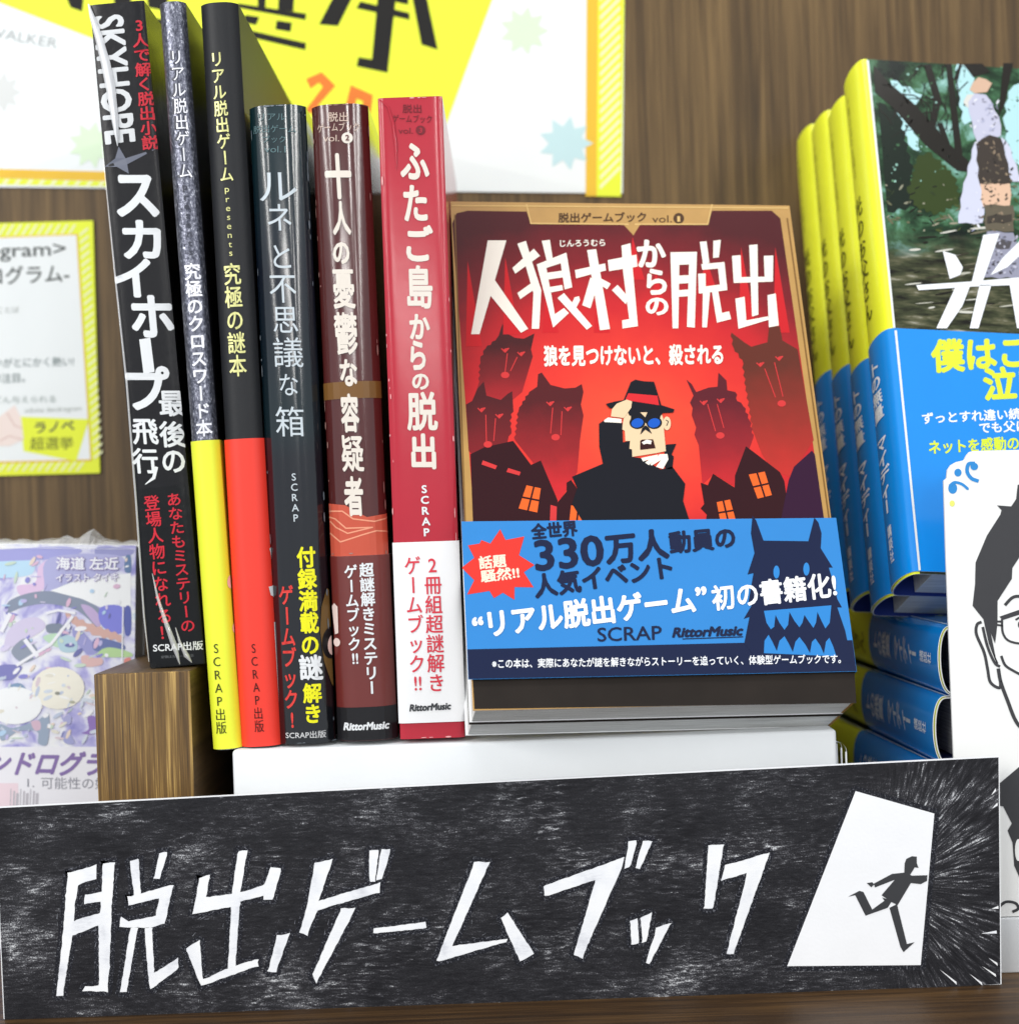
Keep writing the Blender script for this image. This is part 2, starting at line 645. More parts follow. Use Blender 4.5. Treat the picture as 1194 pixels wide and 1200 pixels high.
# --- black film-wrapped book (the leftmost, on the wooden block)
M = mat('black_cover', (26, 26, 30), 0.25, 0.22, vary=0.12, bump=0.12, bscale=300)
B = SpineBook('black film-wrapped book with red and white spine lettering standing on the wooden block', ((104, 5), (171, 2), (241, 779), (177, 782)),
              0.013, 0.148, 0.0004, 8, M, M, GROUP)
A = B.cart
RED = ink((214, 40, 58))
for ch, cx, cy, sz in (('ス', 161, 230, 50), ('カ', 167, 281, 46), ('イ', 156, 326, 46), ('ホ', 179, 371, 50), ('プ', 175, 455, 52)):
    A.box_glyph(ch, cx - sz / 2, cy - sz / 2, cx + sz / 2, cy + sz / 2, LW, 0.045, slant=0.09)
A.poly([(164, 398), (177, 396), (182, 436), (169, 438)], LW)
for ch, cx, cy, sz in (('最', 202, 473, 30), ('後', 203, 509, 31), ('の', 204, 541, 26), ('飛', 171, 506, 30), ('行', 171, 540, 30)):
    A.box_glyph(ch, cx - sz / 2, cy - sz / 2, cx + sz / 2, cy + sz / 2, LW, 0.03, slant=0.09)
A.stroke([(184, 548), (181, 560), (172, 567)], 4, LW, taper=True)
A.downtext('SKYHOPE', (111, 20), (126, 170), 48, ink((222, 224, 226)), 0.035)
A.vtext('3人で解く脱出小説', (163, 22), (177, 176), 19, RED, 0.03)
A.poly([(118, 196), (136, 186), (140, 172), (148, 186), (184, 174), (150, 193), (152, 204), (138, 196)], ink((112, 116, 130)))
B.cover.build('cover', B.root)
MBD = mat('black_band', (22, 23, 26), 0.2, 0.25, vary=0.15, bump=0.15, bscale=250)
mb, A = B.band(571, None, MBD)
A.vtext('登場人物になれる！', (178, 580), (197, 750), 19, RED, 0.02)
A.vtext('あなたもミステリーの', (204, 577), (222, 741), 18, RED, 0.02)
A.htext('SCRAP出版', (181, 763), (238, 760), 11, LW, 0.02)
A.htext('定価はカバーに表示', (190, 771), (228, 769), 3.5, ink((120, 122, 126)))
mb.build('paper_band', B.root)
# clear shrink film: raised creases, and a painted white glare streak at the upper left
FILM = bpy.data.materials.new('clear_film')
FILM.use_nodes = True
nt = FILM.node_tree
b_ = nt.nodes['Principled BSDF']
b_.inputs['Base Color'].default_value = (1, 1, 1, 1)
b_.inputs['Roughness'].default_value = 0.16
b_.inputs['Alpha'].default_value = 0.42
b_.inputs['Specular IOR Level'].default_value = 0.9
b_.inputs['Coat Weight'].default_value = 0.6


GLARE_FOLD = mat('film_glare_white', (250, 251, 253), 0.22, 0.8, vary=0.0, coat=0.5)  # opaque white that paints the glare on the film


def crease(mb, fr, pts, y0, hgt, m=FILM):
    """A fold of clear film standing up off the book as a rounded ridge; pts = (x, y, width) in picture pixels."""
    n = 8
    rows = []
    for i, (x, y, wd) in enumerate(pts):
        a, b = pts[max(0, i - 1)], pts[min(len(pts) - 1, i + 1)]
        L = math.hypot(b[0] - a[0], b[1] - a[1])
        nx, ny = -(b[1] - a[1]) / L, (b[0] - a[0]) / L
        row = []
        for k in range(n + 1):
            t = k / n * 2 - 1
            u, v = fr.uv(x + nx * wd / 2 * t, y + ny * wd / 2 * t)
            row.append((u, y0 - hgt * (1 - t * t) * min(1, wd / 6), v))
        rows.append(row)
    vs = [p for r in rows for p in r]
    fs = [(i * (n + 1) + k, i * (n + 1) + k + 1, (i + 1) * (n + 1) + k + 1, (i + 1) * (n + 1) + k) for i in range(len(rows) - 1) for k in range(n)]
    mb.add(vs, fs, m, True)


mb = MB()
crease(mb, B.fr, [(105, 6, 2), (109, 20, 6), (117, 45, 9), (125, 75, 11), (131, 105, 11), (135, 135, 9), (138, 160, 5), (139, 172, 1)], -0.0009, 0.0016, GLARE_FOLD)  # white ridge painted in as the film's glare streak
crease(mb, B.fr, [(121, 170, 1), (136, 320, 2), (150, 450, 2.4), (161, 590, 2.4), (170, 720, 2), (176, 775, 1)], -0.0014, 0.0006)
crease(mb, B.fr, [(212, 778, 1), (206, 757, 7), (196, 730, 5), (186, 700, 3), (180, 672, 1)], -0.0014, 0.0006)
crease(mb, B.fr, [(226, 776, 1), (220, 768, 6), (212, 752, 3), (207, 735, 1)], -0.0014, 0.0006)
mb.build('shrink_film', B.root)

# --- silver spine, yellow band
SIL, nt, b_, tc_ = newmat('silver_foil', 0.34, 0.5)
b_.inputs['Metallic'].default_value = 0.75
r_ = ramp_nodes(nt, noise(nt, mapping(nt, tc_.outputs['Object'], (1400, 1400, 700)), 1.0, 4, 0.7), [(0.34, (60, 62, 74)), (0.56, (118, 120, 134)), (0.74, (226, 228, 238))])
nt.links.new(r_.outputs[0], b_.inputs['Base Color'])
bp = nt.nodes.new('ShaderNodeBump')
bp.inputs['Strength'].default_value = 0.6
bp.inputs['Distance'].default_value = 0.0003
nt.links.new(noise(nt, tc_.outputs['Object'], 700, 2), bp.inputs['Height'])
nt.links.new(bp.outputs['Normal'], b_.inputs['Normal'])
BLK = mat('gloss_black', (24, 24, 28), 0.3, 0.35, vary=0.1)
B = SpineBook('thin silver foil spine with a plain yellow paper band around its lower half', ((186, 2), (216, 2), (282, 877), (250, 880)),
              0.001, 0.146, 0.0028, 3, SIL, BLK, GROUP)
A = B.cart
SLT = mat('silver_letters', (240, 240, 246), 0.3, 0.5, metal=0.3, vary=0.1, vscale=900)
DK = ink((70, 72, 84))
A.vtext('リアル脱出ゲーム', (205, 58), (217, 210), 16, DK, 0.05, 3)
A.vtext('リアル脱出ゲーム', (206.5, 58), (218.5, 210), 14, SLT, 0.01, 4)
A.vtext('presents', (217, 216), (225, 302), 12, DK, 0.03, 3)
A.vtext('究極のクロスワード本', (225, 308), (240, 512), 17, SLT, 0.03)
B.cover.build('cover', B.root)
YEL = mat('yellow_band', (244, 252, 62), 0.4, 0.35, vary=0.03)
mb, A = B.band(516, None, YEL)
A.vtext('SCRAP出版', (254, 752), (261.5, 860), 11, ink((60, 62, 20)), 0.0)
PK = ink((250, 205, 190))
A.ell(266, 682, 3, 8, PK); A.ell(271, 736, 2.5, 7, PK)
mb.build('paper_band', B.root)

# --- matt black spine with gold title, red band
MTB = mat('matt_black', (36, 37, 40), 0.45, 0.25, vary=0.1, bump=0.1)
GOLD = mat('gold_letters', (226, 224, 150), 0.35, 0.5, metal=0.35, vary=0.35, vscale=700)
B = SpineBook('matt black spine with small gold title above a red paper band', ((233, 3), (279, 3), (327, 874), (284, 877)),
              0.001, 0.146, 0.003, 3, MTB, MTB, GROUP)
A = B.cart
A.vtext('リアル脱出ゲーム', (254, 60), (267, 214), 16, GOLD, 0.02)
A.vtext('presents', (266.5, 219), (271.5, 303), 12, GOLD, 0.0)
A.vtext('究極の謎本', (272, 308), (280, 442), 20, GOLD, 0.02)
B.cover.build('cover', B.root)
REDB = mat('red_band', (250, 62, 46), 0.4, 0.35, vary=0.04)
mb, A = B.band(514, None, REDB)
A.vtext('SCRAP出版', (297.5, 752), (305, 858), 11, ink((70, 20, 16)), 0.0)
for y in (650, 695):
    A.poly([(312, y - 7), (318, y - 9), (319, y + 6), (314, y + 3)], LW)
A.stroke([(318, 730), (324, 830)], 1.6, LW)
mb.build('paper_band', B.root)

# --- dark navy glossy spine
NAVY, nt, b_, tc_ = newmat('navy_laminate', 0.12, 0.5)
b_.inputs['Coat Weight'].default_value = 0.5
b_.inputs['Coat Roughness'].default_value = 0.1
sp_ = nt.nodes.new('ShaderNodeSeparateXYZ')
nt.links.new(tc_.outputs['Object'], sp_.inputs[0])
r_ = ramp_nodes(nt, math_node(nt, 'MULTIPLY', sp_.outputs[2], 1 / 0.21), [(0.0, (14, 15, 19)), (0.45, (16, 18, 27)), (0.5, (14, 32, 38)), (0.75, (14, 21, 34)), (1.0, (12, 40, 44))])
nt.links.new(r_.outputs[0], b_.inputs['Base Color'])
bp = nt.nodes.new('ShaderNodeBump')
bp.inputs['Strength'].default_value = 0.1
bp.inputs['Distance'].default_value = 0.0006
nt.links.new(noise(nt, mapping(nt, tc_.outputs['Object'], (90, 90, 40)), 1.0, 3), bp.inputs['Height'])
nt.links.new(bp.outputs['Normal'], b_.inputs['Normal'])
B = SpineBook('dark navy glossy spine with thin white title and yellow and red lettering', ((288, 123), (359, 123), (390, 870), (327, 873)),
              0.0, 0.146, 0.0045, 3.6, NAVY, NAVY, GROUP)
A = B.cart
GY = ink((96, 124, 128))
A.htext('リアル', (304, 141), (335, 141), 10, GY); A.htext('脱出ゲーム', (298, 155), (346, 155), 10, GY)
A.htext('ブック', (309, 167), (335, 167), 9, GY); A.htext('vol.1', (311, 179), (335, 179), 11, GY)
THIN = ink((205, 214, 220))
for ch, cx, cy, wd, ht in (('ル', 326, 219, 42, 33), ('ネ', 328, 255, 27, 31), ('と', 331, 301, 20, 27), ('不', 332, 339, 30, 32), ('思', 335, 375, 28, 30),
                           ('議', 338, 413, 33, 35), ('な', 339, 451, 21, 25), ('箱', 340, 494, 32, 35)):
    A.box_glyph(ch, cx - wd / 2, cy - ht / 2, cx + wd / 2, cy + ht / 2, THIN, 0.0, slant=0.05)
A.vtext('SCRAP', (344.5, 553), (347.5, 613), 12, THIN, 0.01)
YL = ink((244, 240, 30))
A.vtext('付録満載の', (358, 640), (364, 768), 21, YL, 0.04)
A.box_glyph('謎', 351, 767, 377, 797, LW, 0.04)
A.vtext('解き', (365.5, 800), (367, 848), 21, YL, 0.04)
A.vtext(['ゲ', 'ー', 'ム', 'ブ', 'ッ', 'ク', '!'], (335.5, 685), (344, 856), 17, ink((226, 66, 60)), 0.03)
A.htext('SCRAP出版', (336, 865), (381, 863.5), 9, ink((215, 215, 215)), 0.01)
TAN = ink((112, 84, 44))
A.poly([(380, 690), (389, 692), (391, 805), (386, 803), (378, 775), (374, 740), (375, 712)], TAN, 2)
A.ell(385, 754, 9, 19, ink((24, 24, 26)), 3); A.ell(386.5, 757, 5, 12, ink((240, 205, 195)), 4)
B.wear(A, 34, 0, B.H, ink((120, 128, 136)), 3)
B.cover.build('cover', B.root)

# --- brown glossy spine
BRN = mat('brown_laminate', (84, 34, 33), 0.12, 0.5, vary=0.12, bump=0.1, coat=0.5, vscale=30, bscale=70)
B = SpineBook('brown glossy spine with hand-lettered white title and an orange wave panel', ((363, 122), (431, 122), (463, 867), (397, 869)),
              0.0, 0.146, 0.0045, 3.6, BRN, BRN, GROUP)
A = B.cart
CR = ink((236, 226, 214))
PALE = ink((214, 188, 172))
A.htext('脱出', (385, 142), (408, 142), 12, PALE, 0.01); A.htext('ゲームブック', (373, 154), (420, 153), 11, PALE, 0.01)
A.htext('vol.', (380, 166), (398, 166), 11, PALE); A.ell(407, 162, 6.5, 6.5, CR); A.htext('2', (405, 165), (409.5, 165), 9, ink((98, 42, 40)), 0.03, 4)
for ch, x0, y0, x1, y1 in (('十', 382, 180, 412, 234), ('人', 390, 236, 411, 276), ('の', 391, 284, 410, 310), ('憂', 391, 316, 416, 362), ('鬱', 393, 366, 419, 416),
                           ('な', 399, 421, 419, 453), ('容', 400, 461, 421, 507), ('疑', 401, 510, 426, 553), ('者', 404, 558, 426, 605)):
    A.box_glyph(ch, x0, y0, x1, y1, CR, 0.028 if ch in '憂鬱疑' else 0.045, 4)
B.bandrect(A, 447, 467, ink((122, 84, 40)), 2)
OR = ink((204, 88, 66))
A.poly([(386, 590), (405, 592), (430, 606), (455, 601), (457, 652), (386, 652)], OR, 2)
LO = ink((240, 160, 128))
for pts in ([(387, 599), (402, 599), (414, 608), (438, 611), (455, 606)], [(387, 606), (394, 608), (406, 619), (436, 618), (408, 625), (395, 618), (388, 611)],
            [(388, 625), (400, 635), (424, 627), (440, 622), (456, 623)]):
    A.stroke(pts, 1.6, LO, 3)
B.wear(A, 26, 0.062, B.H, ink((168, 128, 120)), 5)
B.cover.build('cover', B.root)
BB = mat('brown_band', (112, 42, 38), 0.3, 0.45, vary=0.06, coat=0.2)
mb, A = B.band(651, None, BB)
B.bandrect(A, 828, None, ink((30, 29, 32)), 1)
A.vtext('超謎解きミステリー', (429, 659), (436.5, 814), 16, LW, 0.035)
A.vtext(['ゲ', 'ー', 'ム', 'ブ', 'ッ', 'ク', '!!'], (411.5, 661), (417.5, 780), 15, LW, 0.03)
A.poly([(391, 711), (394, 707), (398, 711), (399, 742), (395, 744)], ink((244, 220, 212))); A.ell(397, 753, 4, 5, ink((244, 220, 212)))
A.htext('RittorMusic', (405, 855.5), (454, 853.5), 12, LW, 0.055, shear=0.2)
mb.build('paper_band', B.root)

# --- red slipcase with white band
RDC = mat('red_laminate', (190, 46, 62), 0.15, 0.32, vary=0.06, bump=0.12, coat=0.1, bscale=60)
B = SpineBook('thick red box-shaped book with a white paper band and red lettering', ((442, 113), (519, 115), (545, 863), (469, 867)),
              0.0, 0.148, 0.0007, 14, RDC, RDC, GROUP, name='slipcase_book', closed=True)
A = B.cart
DR = ink((120, 18, 34))
A.htext('脱出', (472, 132), (494, 132), 11, DR, 0.01); A.htext('ゲームブック', (460, 143), (506, 144), 10, DR, 0.01)
A.htext('vol.', (467, 157), (484, 157), 10, DR); A.ell(493, 153, 5.5, 5.5, DR); A.htext('3', (491.3, 156), (495, 156), 8, RDC, 0.02, 4)
for ch, x0, y0, x1, y1 in (('ふ', 469, 168, 503, 211), ('た', 473, 217, 501, 260), ('ご', 476, 264, 508, 307), ('島', 477, 311, 507, 362), ('か', 480, 368, 504, 398),
                           ('ら', 481, 399, 499, 434), ('の', 483, 438, 503, 457), ('脱', 477, 459, 513, 505), ('出', 482, 508, 511, 550)):
    A.box_glyph(ch, x0, y0, x1, y1, CR, 0.045 if ch not in '島脱' else 0.035, slant=0.03)
A.vtext('SCRAP', (497, 567), (500.5, 630), 14, LW, 0.035)
crease(B.cover, B.fr, [(445, 117, 1), (455, 126, 3), (461, 145, 4), (464, 170, 4), (465, 198, 1)], -0.0006, 0.0006, RDC)
B.wear(A, 30, 0.0, B.H, ink((244, 176, 176)), 7)
B.cover.build('cover', B.root)
WB = mat('white_band', (250, 250, 251), 0.35, 0.4, vary=0.01)
mb, A = B.band(635, 846, WB)
PR = ink((226, 62, 78))
A.vtext('2冊組超謎解き', (506.5, 651), (512, 811), 21, PR, 0.015)
A.vtext(['ゲ', 'ー', 'ム', 'ブ', 'ッ', 'ク', '!!'], (483, 651), (490.5, 812), 20, PR, 0.015)
A.htext('RittorMusic', (480, 833), (529, 830.5), 11, ink((60, 62, 66)), 0.055, shear=0.2)
mb.build('paper_band', B.root)

# ------------------------------------------------------------------ white box the row stands on
mb = MB()
CARD = mat('white_card', (236, 239, 241), 0.5, 0.3, vary=0.05, bump=0.12, vscale=22, bscale=500)
bx0 = -0.0945
bx1 = 0.1055
BZ = -0.0757
bevel_box(mb, bx0, bx1, -0.002, 0.15, SHELFZ, BZ, CARD, 0.0012)
o = mb.build('cardboard_box')
tag(o, 'long white cardboard box under the row of books', 'box')
mb = MB()
n = 10
for k in range(3):
    r0 = 0.0035 - k * 0.0012
    vs = []
    for i in range(n + 1):
        t = i / n * math.pi / 2
        vs += [(bx1 + 0.0002 + r0 * math.sin(t), 0.0005 + k * 0.0016, BZ - 0.0045 - r0 + r0 * math.cos(t) + 0.0012 * 0), (bx1 + 0.0002 + r0 * math.sin(t), 0.0016 + k * 0.0016, BZ - 0.0045 - r0 + r0 * math.cos(t))]
    mb.add(vs, [(2 * i, 2 * i + 1, 2 * i + 3, 2 * i + 2) for i in range(n)], WHITE, True)
    mb.box(bx1 + 0.0002 + r0 - 0.0004, bx1 + 0.0002 + r0, 0.0005 + k * 0.0016, 0.0016 + k * 0.0016, SHELFZ + 0.002, BZ - 0.0045 - r0, WHITE)
fl = mb.build('folded_flap')
fl.parent = o

# ------------------------------------------------------------------ wooden block
a = hit(110, 789, (0, 0, 0), (0, -1, 0))
b = hit(223, 787, (0, 0, 0), (0, -1, 0))
fr = Frame(Vector(((a.x + b.x) / 2, 0, SHELFZ)), Vector((1, 0, 0)), Vector((0, 0, 1)))
bw = (b.x - a.x) / 2
mb = MB()
bevel_box(mb, -bw, bw, 0.0, 0.155, 0.0, (a.z + b.z) / 2 - SHELFZ, M_BLOCK, 0.0006, 3, M_EDGE)
o = mb.build('wooden_block', None, fr)
tag(o, 'square-cut wooden block with strong vertical grain under the leftmost black book', 'block')

# ------------------------------------------------------------------ the book facing out, and the second copy behind it
TILT, YAWC, SPIN = math.radians(21.91), math.radians(7.085), math.radians(-1.576)
BT = 0.0146
Rc = Matrix.Rotation(YAWC, 3, 'Z') @ Matrix.Rotation(-TILT, 3, 'X') @ Matrix.Rotation(-SPIN, 3, 'Y')
fw_, fh_ = 0.12338, 0.18612
ctr_ = Vector((0.04595, 0.010, 0.02303))
fr = Frame(ctr_ - Rc @ Vector((0, 0, fh_ / 2)), Rc @ Vector((1, 0, 0)), Rc @ Vector((0, 0, 1)))
fr.W, fr.H = fw_, fh_
FW, FH = fr.W / 2, fr.H
FRAME_TAN = mat('tan_frame', (190, 146, 78), 0.3, 0.45, vary=0.12, coat=0.2, vscale=120)
c0 = fr.uv(742, 500)
R1 = abs(fr.uv(742, 250)[1] - c0[1])
REDG = printed_gradient('red_glow_print', [(0.0, (238, 84, 52)), (0.3, (234, 58, 44)), (0.55, (204, 33, 38)), (0.78, (128, 22, 30)), (1.0, (78, 17, 22))], c0, R1, 0.2, sx=0.8)
DKB = mat('dark_cover_foot', (42, 36, 32), 0.5, 0.12, vary=0.25)


def front_book(label, front=FRAME_TAN):
    root = thing('paperback_book', label, 'book', fr, 'copies of the red fantasy cover book')
    cv = MB()
    cv.box(-FW, FW, 0, 0.0006, 0, FH, front)
    cv.box(FW - 0.0006, FW, 0.0007, BT - 0.0007, 0, FH, FRAME_TAN)
    cv.box(-FW, FW, BT - 0.0006, BT, 0, FH, WHITE)
    pg = MB()
    pg.box(-FW + 0.0008, FW - 0.0008, 0.0007, BT - 0.0007, 0.0002, FH - 0.0004, PAGES)
    pg.build('page_block', root)
    return root, cv


root, cv = front_book('red book facing out with a hat-wearing man on its cover and a blue paper band')
A = flat_art(cv, fr)
A.poly([(530, 262), (535, 250), (548, 247), (617, 248), (622, 262), (736, 263), (740, 270), (744, 263), (829, 263), (834, 247), (904, 247), (914, 256), (966, 616), (556, 616)], REDG, 1)
A.poly([(553, 780), (1000, 775), (1003, 824), (556, 831)], DKB, 1)
# thin lines of the ornamental frame
TD = ink((128, 92, 44))
TL_ = ink((222, 184, 116))
A.stroke([(529, 241), (923, 244)], 1.4, TL_, 2)
A.stroke([(533, 252), (545, 612)], 1.4, TD, 2); A.stroke([(922, 256), (971, 608)], 1.6, TD, 2)
A.stroke([(617, 240), (622, 262), (736, 263)], 1.6, TL_, 3); A.stroke([(744, 263), (829, 263), (834, 240)], 1.6, TL_, 3)
A.poly([(730, 263), (750, 263), (742, 276)], FRAME_TAN, 2)
HB = ink((78, 50, 24))
A.htext('脱出ゲームブック', (654, 260), (757, 259), 12, HB, 0.03)
A.htext('vol.', (764, 261), (787, 260.5), 12, HB); A.ell(795, 256, 6.3, 6.3, HB); A.htext('1', (793.3, 260), (796.6, 260), 9, TL_, 0.02, 4)
SPK = ink((206, 34, 40), 0.2)
for x, y, h in ((548, 306, 100), (592, 302, 90), (640, 330, 60), (741, 278, 50), (768, 318, 50), (826, 300, 40), (868, 290, 90), (908, 290, 100), (700, 330, 60)):
    A.poly([(x, y), (x + 11 + h * .06, y + h), (x - 8 + h * .06, y + h)], SPK, 2)
# title
TW = ink((250, 242, 228))
T1 = Z(540, 270, 5.97)
T2 = Z(730, 270, 5.97)
for p in ([(188, 72), (318, 72), (238, 350), (470, 690), (420, 718), (208, 460), (130, 728), (72, 728)],
          [(395, 95), (455, 75), (500, 230), (562, 420), (547, 690), (495, 690), (507, 440), (450, 240)],
          [(510, 130), (553, 180), (380, 305), (360, 265)], [(395, 440), (500, 365), (520, 410), (415, 483)],
          [(565, 75), (622, 68), (642, 200), (600, 215)],
          [(530, 240), (590, 225), (657, 588), (720, 545), (755, 580), (645, 682)], [(530, 240), (735, 158), (748, 215), (545, 282)],
          [(690, 180), (738, 160), (778, 400), (725, 415)], [(590, 300), (712, 283), (715, 330), (600, 347)], [(612, 400), (708, 384), (714, 420), (625, 437)],
          [(675, 475), (720, 440), (917, 670), (880, 697)], [(770, 520), (795, 470), (825, 462), (833, 490), (805, 545)],
          [(797, 280), (1008, 233), (1014, 282), (805, 337)], [(882, 140), (945, 133), (1042, 692), (972, 700), (930, 420)],
          [(905, 330), (960, 370), (905, 548), (848, 525)], [(955, 325), (1047, 375), (1022, 414), (960, 375)],
          [(1026, 210), (1226, 172), (1234, 255), (1035, 287)], [(1055, 420), (1095, 383), (1172, 470), (1152, 518)]):
    A.poly(T1(p), TW, 4)
for p in ([(-12, 108), (50, 92), (103, 672), (-5, 688), (-8, 632), (42, 622), (0, 300)],
          [(330, 155), (515, 152), (500, 682), (445, 677), (460, 240), (392, 243), (385, 687), (345, 687)], [(388, 318), (462, 315), (462, 370), (386, 375)],
          [(386, 420), (457, 415), (457, 462), (386, 467)],
          [(535, 82), (582, 78), (602, 228), (558, 242)], [(630, 75), (682, 68), (668, 190), (628, 195)], [(545, 238), (706, 223), (710, 265), (552, 278)],
          [(660, 250), (708, 230), (727, 420), (680, 420)], [(523, 305), (576, 303), (576, 442), (528, 442)], [(526, 400), (724, 375), (727, 420), (530, 444)],
          [(557, 430), (607, 425), (585, 680), (552, 680)], [(618, 420), (662, 415), (690, 580), (740, 568), (754, 622), (655, 647)],
          [(880, 105), (938, 100), (944, 592), (900, 604)], [(760, 180), (820, 175), (827, 365), (772, 368)], [(775, 330), (1045, 325), (1046, 360), (775, 370)],
          [(982, 180), (1048, 178), (1046, 360), (990, 360)], [(783, 480), (848, 466), (860, 632), (1012, 603), (1015, 627), (805, 690)], [(1008, 455), (1065, 443), (1087, 667), (1018, 680)]):
    A.poly(T2(p), TW, 4)
for ch, x0, y0, x1, y1 in (('か', 746, 281, 780, 314), ('ら', 757, 315, 781, 346), ('の', 756, 349, 783, 370)):
    A.box_glyph(ch, x0, y0, x1, y1, TW, 0.05, 4)
A.htext('じんろうむら', (656, 289), (709, 288), 9, TW, 0.03, 4)
A.htext('狼を見つけないと、殺される', (637, 427), (847, 425), 25, TW, 0.05, 5)


def fade(name, ytop, ybot, x, top, bot):
    return printed_fade(name, fr.uv(x, ybot)[1], bot, fr.uv(x, ytop)[1], top)


# wolves in the background of the cover
W1 = Z(520, 370, 4.8)
W2 = Z(780, 370, 4.8)
EYE = ink((214, 58, 58), 0.2)


def jag(pts, lo, hi, step=16, amp=7):
    """Fur: the edges between point lo and point hi become a zigzag."""
    out = []
    for i in range(len(pts)):
        a, b = pts[i], pts[(i + 1) % len(pts)]
        out.append(a)
        if lo <= i < hi:
            L = math.hypot(b[0] - a[0], b[1] - a[1])
            n = int(L / step)
            for k in range(1, n):
                t = k / n
                s = amp if k % 2 else -amp * .4
                out.append((a[0] + (b[0] - a[0]) * t + (b[1] - a[1]) / L * s, a[1] + (b[1] - a[1]) * t - (b[0] - a[0]) / L * s))
    return out


A.poly(W1(jag([(170, 460), (200, 370), (205, 250), (235, 185), (290, 140), (310, 110), (330, 45), (355, 100), (400, 125), (450, 130), (510, 100), (490, 190), (500, 230), (470, 330), (440, 430), (380, 480), (200, 480)], 1, 4)),
       fade('wolf_print_a', 385, 475, 590, (70, 16, 18), (182, 32, 38)), 2)
A.poly(W1(jag([(400, 700), (420, 540), (440, 500), (480, 430), (525, 400), (530, 330), (550, 320), (600, 390), (680, 410), (740, 405), (775, 385), (785, 430), (770, 500), (785, 560), (765, 700), (750, 880), (650, 1040), (560, 900), (480, 800)], 0, 3)),
       fade('wolf_print_c', 440, 580, 640, (84, 18, 22), (212, 36, 42)), 2.3)
A.poly(W1(jag([(125, 500), (160, 480), (190, 410), (225, 370), (240, 450), (320, 475), (360, 440), (385, 425), (390, 520), (370, 590), (380, 640), (360, 700), (340, 780), (160, 780), (140, 760)], 8, 11)),
       fade('wolf_print_b', 450, 530, 570, (76, 16, 20), (130, 22, 28)), 2.6)
A.poly(W2(jag([(368, 95), (440, 150), (480, 175), (570, 150), (580, 60), (640, 60), (655, 140), (740, 190), (830, 700), (780, 780), (700, 910), (600, 870), (540, 780), (490, 650), (450, 400), (430, 250), (380, 180)], 13, 17, 20)),
       fade('wolf_print_e', 390, 555, 900, (98, 40, 24), (196, 44, 36)), 2)
A.poly(W2(jag([(115, 360), (145, 385), (170, 430), (240, 405), (290, 400), (295, 320), (340, 365), (345, 420), (390, 430), (400, 480), (435, 510), (470, 590), (490, 690), (450, 800), (400, 970), (270, 890), (205, 950), (185, 730), (160, 670), (170, 630), (145, 560), (150, 520), (135, 490), (155, 450)], 8, 12)),
       fade('wolf_print_d', 440, 570, 840, (92, 18, 30), (200, 34, 40)), 2.3)
for Zf, eyes, lines, nose in ((W1, [(345, 195), (435, 215)], [[(357, 215), (345, 315)], [(412, 235), (375, 312)]], (345, 335)),
                              (W1, [(212, 530), (312, 565)], [[(236, 560), (240, 712)], [(291, 580), (281, 705)]], (248, 725)),
                              (W1, [(598, 495), (697, 525)], [[(612, 520), (600, 662)], [(664, 540), (658, 672)]], (628, 685)),
                              (W2, [(212, 490), (308, 478)], [[(234, 500), (278, 650)], [(288, 500), (325, 632)]], (305, 675)),
                              (W2, [(530, 275), (636, 240)], [[(555, 300), (615, 460)], [(610, 265), (657, 455)]], (650, 495))):
    for ex, ey in eyes:
        A.stroke(Zf([(ex - 20, ey - 8), (ex, ey + 12), (ex + 20, ey - 10), (ex + 2, ey - 6)]), 1.3, EYE, 4)
        A.ell(*Zf([(ex, ey)])[0], 1.6, 1.8, EYE, 4)
    for ln in lines:
        A.stroke(Zf(ln), 1.1, EYE, 4)
    A.ell(*Zf([nose])[0], 5.0, 3.8, EYE, 4)
# village roofs
HS = ink((50, 14, 20), 0.2)
HP = ink((52, 18, 48), 0.2)
WIN = ink((240, 104, 40), 0.2)
A.poly(W1([(150, 780), (230, 740), (390, 705), (490, 840), (545, 815), (640, 1040), (625, 1180), (165, 1180)]), HS, 3)
A.poly(W1([(640, 1050), (690, 990), (690, 940), (715, 925), (740, 960), (820, 1080), (820, 1180), (620, 1180)]), HS, 3.2)
for p in ([(220, 815), (300, 845), (290, 865), (212, 838)], [(362, 858), (432, 880), (425, 900), (352, 880)], [(600, 1065), (635, 1075), (632, 1180), (595, 1180)]):
    A.poly(W1(p), EYE, 4)
A.poly(W1([(465, 955), (545, 972), (525, 1108), (420, 1085)]), WIN, 4)
A.stroke(W1([(507, 960), (472, 1100)]), 2, HS, 5); A.stroke(W1([(440, 1022), (540, 1042)]), 2, HS, 5.5)
A.poly(W1([(715, 1068), (795, 1080), (792, 1180), (703, 1180)]), WIN, 4); A.stroke(W1([(757, 1070), (745, 1180)]), 2, HS, 5)
A.poly(W2([(380, 1180), (388, 900), (450, 735), (640, 880), (665, 930), (700, 1180)]), HS, 3)
A.poly(W2([(640, 1180), (690, 925), (720, 850), (820, 760), (836, 780), (893, 1180)]), HP, 3.3)
A.poly(W2([(220, 1180), (230, 1120), (195, 1085), (215, 1060), (195, 940), (235, 955), (265, 890), (420, 990), (420, 1180)]), HS, 3.6)
A.poly(W2([(465, 895), (555, 878), (595, 1010), (515, 1030)]), WIN, 4); A.stroke(W2([(512, 885), (555, 1020)]), 2, HS, 5); A.stroke(W2([(490, 965), (578, 945)]), 2, HS, 5.5)
A.poly(W2([(285, 1050), (360, 1035), (400, 1180), (310, 1180)]), WIN, 4); A.stroke(W2([(322, 1042), (355, 1180)]), 2, HS, 5); A.stroke(W2([(295, 1110), (388, 1095)]), 2, HS, 5.5)
